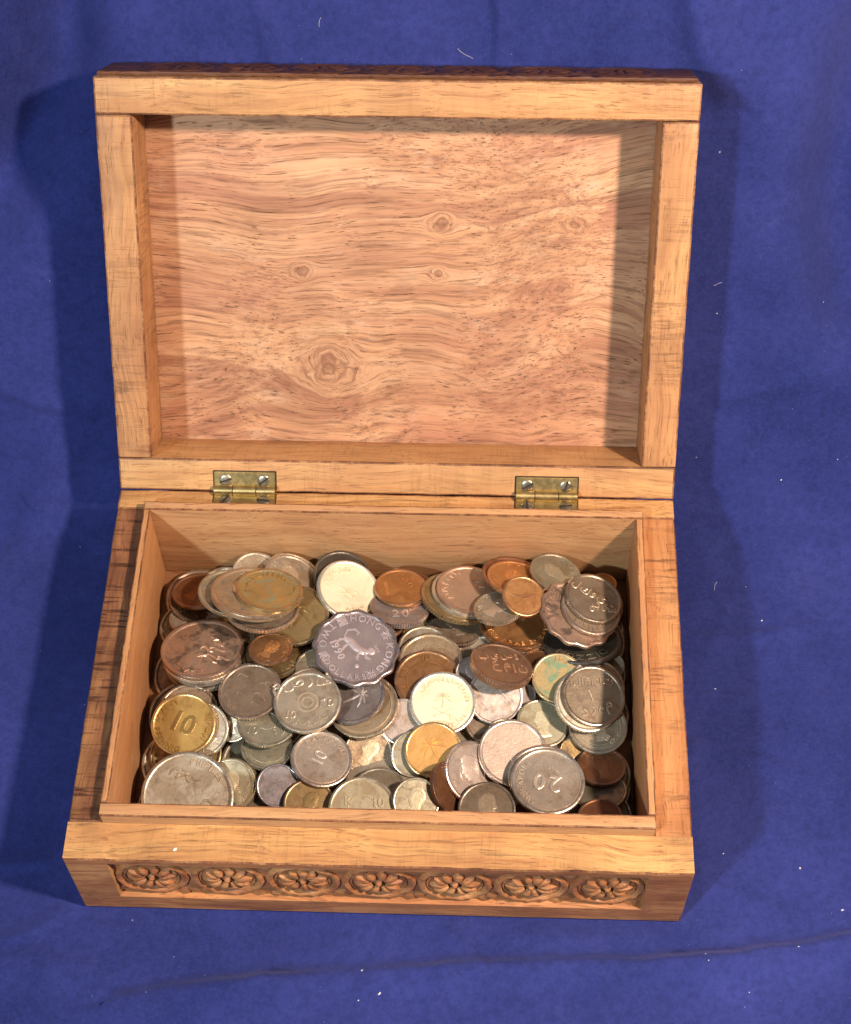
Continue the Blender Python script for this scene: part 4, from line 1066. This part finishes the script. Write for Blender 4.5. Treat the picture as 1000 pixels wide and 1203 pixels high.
  ((-0.01079, 0.07998, 0.02266), (0.1121, -0.0343, 0.9931), (0.8677, 0.4905, -0.081), 0.01359, 0.00188, 'hkviolet', 'scallop', [('arc', 'HONG', 0.78, 0.24, -45, 1), ('arc', 'KONG', 0.78, 0.24, 46, 1), ('arc', 'TWO', 0.78, 0.24, -130, -1), ('arc', 'DOLLARS', 0.78, 0.21, 140, -1), ('lion',), ('txt', '1990', 0.25, -0.12, -0.42, 0), ('txt', '香', 0.24, 0, 0.78, 0), ('txt', '港', 0.24, 0.76, 0, 0), ('txt', '貳', 0.24, -0.12, -0.76, 0), ('txt', '圓', 0.26, -0.76, 0, 0)], 'scalloped violet grey two dollar coin with lion emblem lettered HONG KONG', 'coins filling the box'),
  ((0.00864, 0.04731, 0.01348), (0.0273, -0.3451, 0.9382), (-0.0268, 0.9379, 0.3458), 0.00739, 0.00143, 'greengrey', 'reeded', [], 'teal grey coin behind the golden coin, left side', 'coins filling the box'),
  ((0.01708, 0.06346, 0.01752), (0.0233, -0.1459, 0.989), (0.0054, 0.9893, 0.1459), 0.01053, 0.00157, 'white', 'reeded', [('palmswords',), ('arc', 'العربية السعودية', 0.74, 0.17, 10, 1), ('arc', 'المملكة', 0.74, 0.17, 150, -1)], 'bright silver coin with palm tree and crossed swords, behind the golden coin', 'coins filling the box'),
  ((0.03655, 0.05573, 0.01349), (0.0207, 0.1444, 0.9893), (-0.0447, 0.9887, -0.1433), 0.00532, 0.00134, 'nickel', 'reeded', [], 'grey sliver between the palm coin and the pinkish silver coins', 'coins filling the box'),
  ((0.04855, 0.05959, 0.01298), (0.1932, -0.0403, 0.9803), (-0.1303, 0.9893, 0.0663), 0.00828, 0.00147, 'palegreen', 'reeded', [('bust', 19)], 'pale green worn coin right of centre, above the twenty coin', 'coins filling the box'),
  ((0.05785, 0.05088, 0.01125), (-0.0066, -0.3624, 0.932), (-0.0197, 0.9319, 0.3623), 0.00398, 0.00128, 'olive', 'round', [], 'mossy olive coin sliver between the twenty coin and the lettered grey coin', 'coins filling the box'),
  ((0.06634, 0.03608, 0.01338), (-0.1859, 0.2898, 0.9389), (0.1789, 0.9495, -0.2577), 0.00781, 0.00145, 'greengrey', 'round', [], 'dim grey coin against the right wall in the front corner', 'coins filling the box'),
  ((0.06655, 0.04504, 0.0134), (0.0239, 0.2131, 0.9767), (-0.0522, 0.9759, -0.2117), 0.00762, 0.00144, 'darkcopper', 'round', [('bust', 20)], 'dark red copper coin against the right wall below the grey lettered coin', 'coins filling the box'),
  ((0.06527, 0.02618, 0.01756), (-0.0886, 0.253, 0.9634), (0.0642, 0.9667, -0.2479), 0.00665, 0.0014, 'darkcopper', 'round', [], 'nearly black copper coin in the front right corner', 'coins filling the box'),
  ((0.06572, 0.05808, 0.01442), (0.0226, -0.101, 0.9946), (-0.0342, 0.9942, 0.1017), 0.00917, 0.00151, 'nickel', 'round', [('ring', 0.78, 0.04), ('ring', 0.68, 0.03), ('txt', '180', 0.3, 0.35, -0.45, -35), ('bust', 21)], 'grey coin with concentric arcs by the right wall under the brownish script coin', 'coins filling the box'),
  ((0.06547, 0.07038, 0.01794), (0.2204, -0.1369, 0.9658), (-0.1167, 0.9793, 0.1654), 0.0091, 0.00151, 'nickel', 'round', [], 'grey coin edge behind the brownish script coin at the right wall', 'coins filling the box'),
  ((0.06207, 0.06451, 0.01908), (0.1804, -0.1331, 0.9745), (-0.1018, 0.983, 0.1531), 0.01035, 0.00157, 'silver', 'reeded', [], 'bright rimmed grey coin under the brownish script coin, left edge showing', 'coins filling the box'),
  ((0.06413, 0.06569, 0.02033), (0.1782, -0.1349, 0.9747), (0.086, 0.9889, 0.1211), 0.01008, 0.00155, 'darknickel', 'reeded', [('txt', 'درهم', 0.5, 0.15, -0.45, 20), ('txt', 'الامارات', 0.34, -0.1, 0.45, 10), ('txt', '١', 0.5, -0.1, 0, 20)], 'brownish grey coin with flowing script relief leaning by the right wall', 'coins filling the box'),
  ((-0.04683, 0.03663, 0.01086), (-0.4106, -0.4013, 0.8187), (0.0224, 0.8932, 0.4491), 0.00815, 0.00147, 'greengrey', 'reeded', [], 'grey coin edge behind the speckled coin right of the largest coin', 'coins filling the box'),
  ((-0.04793, 0.03593, 0.01226), (-0.3213, -0.4066, 0.8553), (0.0173, 0.9005, 0.4346), 0.00813, 0.00147, 'palegreen', 'reeded', [('bust', 22)], 'speckled pale coin leaning behind the largest silver coin, front left', 'coins filling the box'),
  ((-0.06003, 0.03056, 0.01503), (0.1273, -0.1811, 0.9752), (0.1137, 0.9794, 0.1671), 0.01416, 0.00208, 'bigsilver', 'round', [('arc', 'Pilipinas', 0.78, 0.2, 25, 1), ('waves', 5)], 'largest silver coin leaning in the front left corner', 'coins filling the box'),
  ((-0.03264, 0.03483, 0.01477), (0.116, -0.3385, 0.9338), (-0.0457, 0.9373, 0.3455), 0.00678, 0.00141, 'blue', 'round', [('waves', 7)], 'bluish violet coin with pale streak at the front wall', 'coins filling the box'),
  ((-0.02287, 0.02926, 0.01441), (0.0885, -0.169, 0.9816), (-0.0583, 0.9829, 0.1745), 0.00778, 0.00145, 'olive', 'round', [('bust', 23)], 'dark olive coin at the front wall below the grey lettered ten coin', 'coins filling the box'),
  ((-0.00168, 0.03584, 0.01317), (0.0254, 0.2309, 0.9726), (-0.0551, 0.9718, -0.2293), 0.0081, 0.00146, 'greengrey', 'round', [], 'grey coin behind the greenish coins at the middle of the front wall', 'coins filling the box'),
  ((-0.00644, 0.02705, 0.01645), (0.0477, -0.1149, 0.9922), (-0.0455, 0.9921, 0.1171), 0.0103, 0.00156, 'palegreen', 'round', [('ring', 0.42, 0.05), ('txt', 'K', 0.36, -0.4, 0.25, 0), ('txt', '10', 0.4, 0.5, 0.2, 0)], 'greenish silver coin with ring relief at the front wall, left of the speckled one', 'coins filling the box'),
  ((-0.01974, 0.04345, 0.01677), (0.1418, -0.0131, 0.9898), (-0.9058, 0.4017, 0.1351), 0.00956, 0.00153, 'pinkgrey', 'round', [('txt', '10', 0.56, 0.05, 0.1, 0), ('arc', 'MAZXAJOLI', 0.74, 0.22, 80, 1), ('ring', 0.86, 0.03)], 'grey coin with slanted number ten above the dark olive coin', 'coins filling the box'),
  ((0.00986, 0.02947, 0.01762), (0.0495, -0.3239, 0.9448), (-0.0327, 0.9449, 0.3257), 0.00721, 0.00142, 'palegreen', 'reeded', [('bust', 24)], 'grey green coin with dark speckles at front wall beside the dark brown coin', 'coins filling the box'),
  ((0.01446, 0.04765, 0.016), (-0.0446, -0.2575, 0.9652), (-0.5272, 0.8268, 0.1962), 0.00894, 0.0015, 'gold', 'round', [('palm',)], 'golden orange coin in front of the palm coin', 'coins filling the box'),
  ((0.02028, 0.03527, 0.01556), (0.7541, -0.072, 0.6529), (-0.2337, 0.8995, 0.3691), 0.00831, 0.00147, 'darkcopper', 'round', [], 'dark brown coin standing on edge between golden coin and violet coin', 'coins filling the box'),
  ((0.02695, 0.04132, 0.01414), (0.5418, -0.1654, 0.8241), (-0.1841, 0.9333, 0.3084), 0.00995, 0.00155, 'paleviolet', 'reeded', [('ring', 0.45, 0.04), ('bust', 25)], 'violet grey coin standing up left of the pinkish silver coin', 'coins filling the box'),
  ((0.0392, 0.04808, 0.01467), (0.0987, -0.1695, 0.9806), (-0.0623, 0.9824, 0.176), 0.0108, 0.00159, 'silverpink', 'round', [('waves', 9)], 'smooth pinkish silver coin overlapped by the twenty coin', 'coins filling the box'),
  ((0.03127, 0.02841, 0.01565), (-0.0155, -0.0913, 0.9957), (-0.0152, 0.9957, 0.0911), 0.00876, 0.00149, 'darknickel', 'round', [('bust', 26)], 'dark grey coin at the front wall left of the twenty coin', 'coins filling the box'),
  ((0.04908, 0.03928, 0.01594), (0.0535, 0.0465, 0.9975), (-0.0621, 0.9971, -0.0431), 0.01145, 0.00162, 'nickel', 'round', [], 'grey coin directly beneath the twenty coin, only its edge showing', 'coins filling the box'),
  ((0.04977, 0.03739, 0.01751), (0.0476, 0.0279, 0.9985), (-0.1523, -0.9877, 0.0349), 0.0114, 0.00161, 'greynickel', 'round', [('txt', '20', 0.66, 0.02, 0.05, 0), ('marks', 3, 0.42, 0.2, 180), ('arc', 'SINGAPORE', 0.74, 0.22, 76, 1), ('ring', 0.86, 0.025)], 'large grey coin with upside-down number twenty in the front right', 'coins filling the box'),
]
for i_, row_ in enumerate(COINS):
    make_coin(row_, i_)

# ------------------------------------------------------------------ lint and crumbs
V_, F_ = [], []
def crumb(p, nrm, r_):
    up = Vector(nrm); a = up.orthogonal().normalized(); b = up.cross(a)
    s = len(V_)
    k = 6
    V_.append(p + up * r_ * 0.9)
    for q in range(k):
        an = 2 * math.pi * q / k
        rr = r_ * random.uniform(0.6, 1.4)
        V_.append(p + a * math.cos(an) * rr + b * math.sin(an) * rr * 0.8 - up * 0.0002)
    for q in range(k):
        F_.append((s, s + 1 + q, s + 1 + (q + 1) % k))
def thread(p, nrm, l, ang, w):
    up = Vector(nrm); a = Vector((1, 0, 0)); b = up.cross(a).normalized()
    s = len(V_); n_ = 8
    for q in range(n_ + 1):
        t = q / n_ - 0.5
        d = (a * math.cos(ang) + b * math.sin(ang)) * l * t + (b * math.cos(ang) - a * math.sin(ang)) * l * 0.10 * math.sin(t * 3 + ang)
        c = p + d + up * 0.0003
        side = (b * math.cos(ang) - a * math.sin(ang)) * w
        V_.extend([c - side, c + up * w, c + side])
    for q in range(n_):
        for h in range(2):
            i = s + q * 3 + h
            F_.append((i, i + 3, i + 4, i + 1))
SPOTS = [(-4.9, -18.5, .5), (-5.5, -27.4, .45), (0.7, -24.9, .7), (127.4, 17.7, .5), (124.2, -8.4, .4), (96.5, -11.8, .35), (139.1, 5.4, .6), (97.1, -14.2, .35), (104.4, 22.4, .4), (122.6, 106.8, .4), (105.5, 81.0, .45), (100.5, 270.4, .5), (103.5, 218.0, .35), (100.4, 168.7, .3), (129.7, 161.6, .5), (148.1, 169.0, .3), (-109.6, 129.9, .3), (-75.2, -4.2, .3), (-61.4, -14.6, .3), (-99.6, 68.6, .25), (109.2, -21.1, .35), (-114.8, 225.7, .25), (118.2, 120.8, .3)]
for (x_, s_, r_) in SPOTS:
    p_, n_ = cloth_at(x_ / 1e3, s_ / 1e3)
    crumb(p_, n_, r_ / 1e3)
for k in range(60):
    x_, s_ = random.choice(((random.uniform(-.125, .145), random.uniform(-.036, -.003)), (random.uniform(.098, .145), random.uniform(0, .30)), (random.uniform(-.125, -.10), random.uniform(0, .28)), (random.uniform(-.1, .13), random.uniform(.29, .315))))
    p_, n_ = cloth_at(x_, s_)
    crumb(p_, n_, random.uniform(0.00008, 0.0002))
for (x_, s_, l_, a_) in ((20, 298.5, 8, -0.7), (-24.9, 307, 4, 1.3), (108, 120, 5, 1.2), (103, 228, 4, 0.2)):
    p_, n_ = cloth_at(x_ / 1e3, s_ / 1e3)
    thread(p_, n_, l_ / 1e3 * 0.7, a_, 0.00004)
lint = mesh_obj("lint", V_, F_, LINT)
lint["kind"] = "stuff"
lint["label"] = "white lint specks and threads scattered over the blue cloth"
V_, F_ = [], []
crumb(Vector((-0.0582, 0.0038, BH + 0.0001)), (0, 0, 1), 0.0007)
cr = mesh_obj("crumb", V_, F_, LINT)
cr["label"] = "tiny white crumb lying on the front rim of the wooden box"
cr["category"] = "crumb"
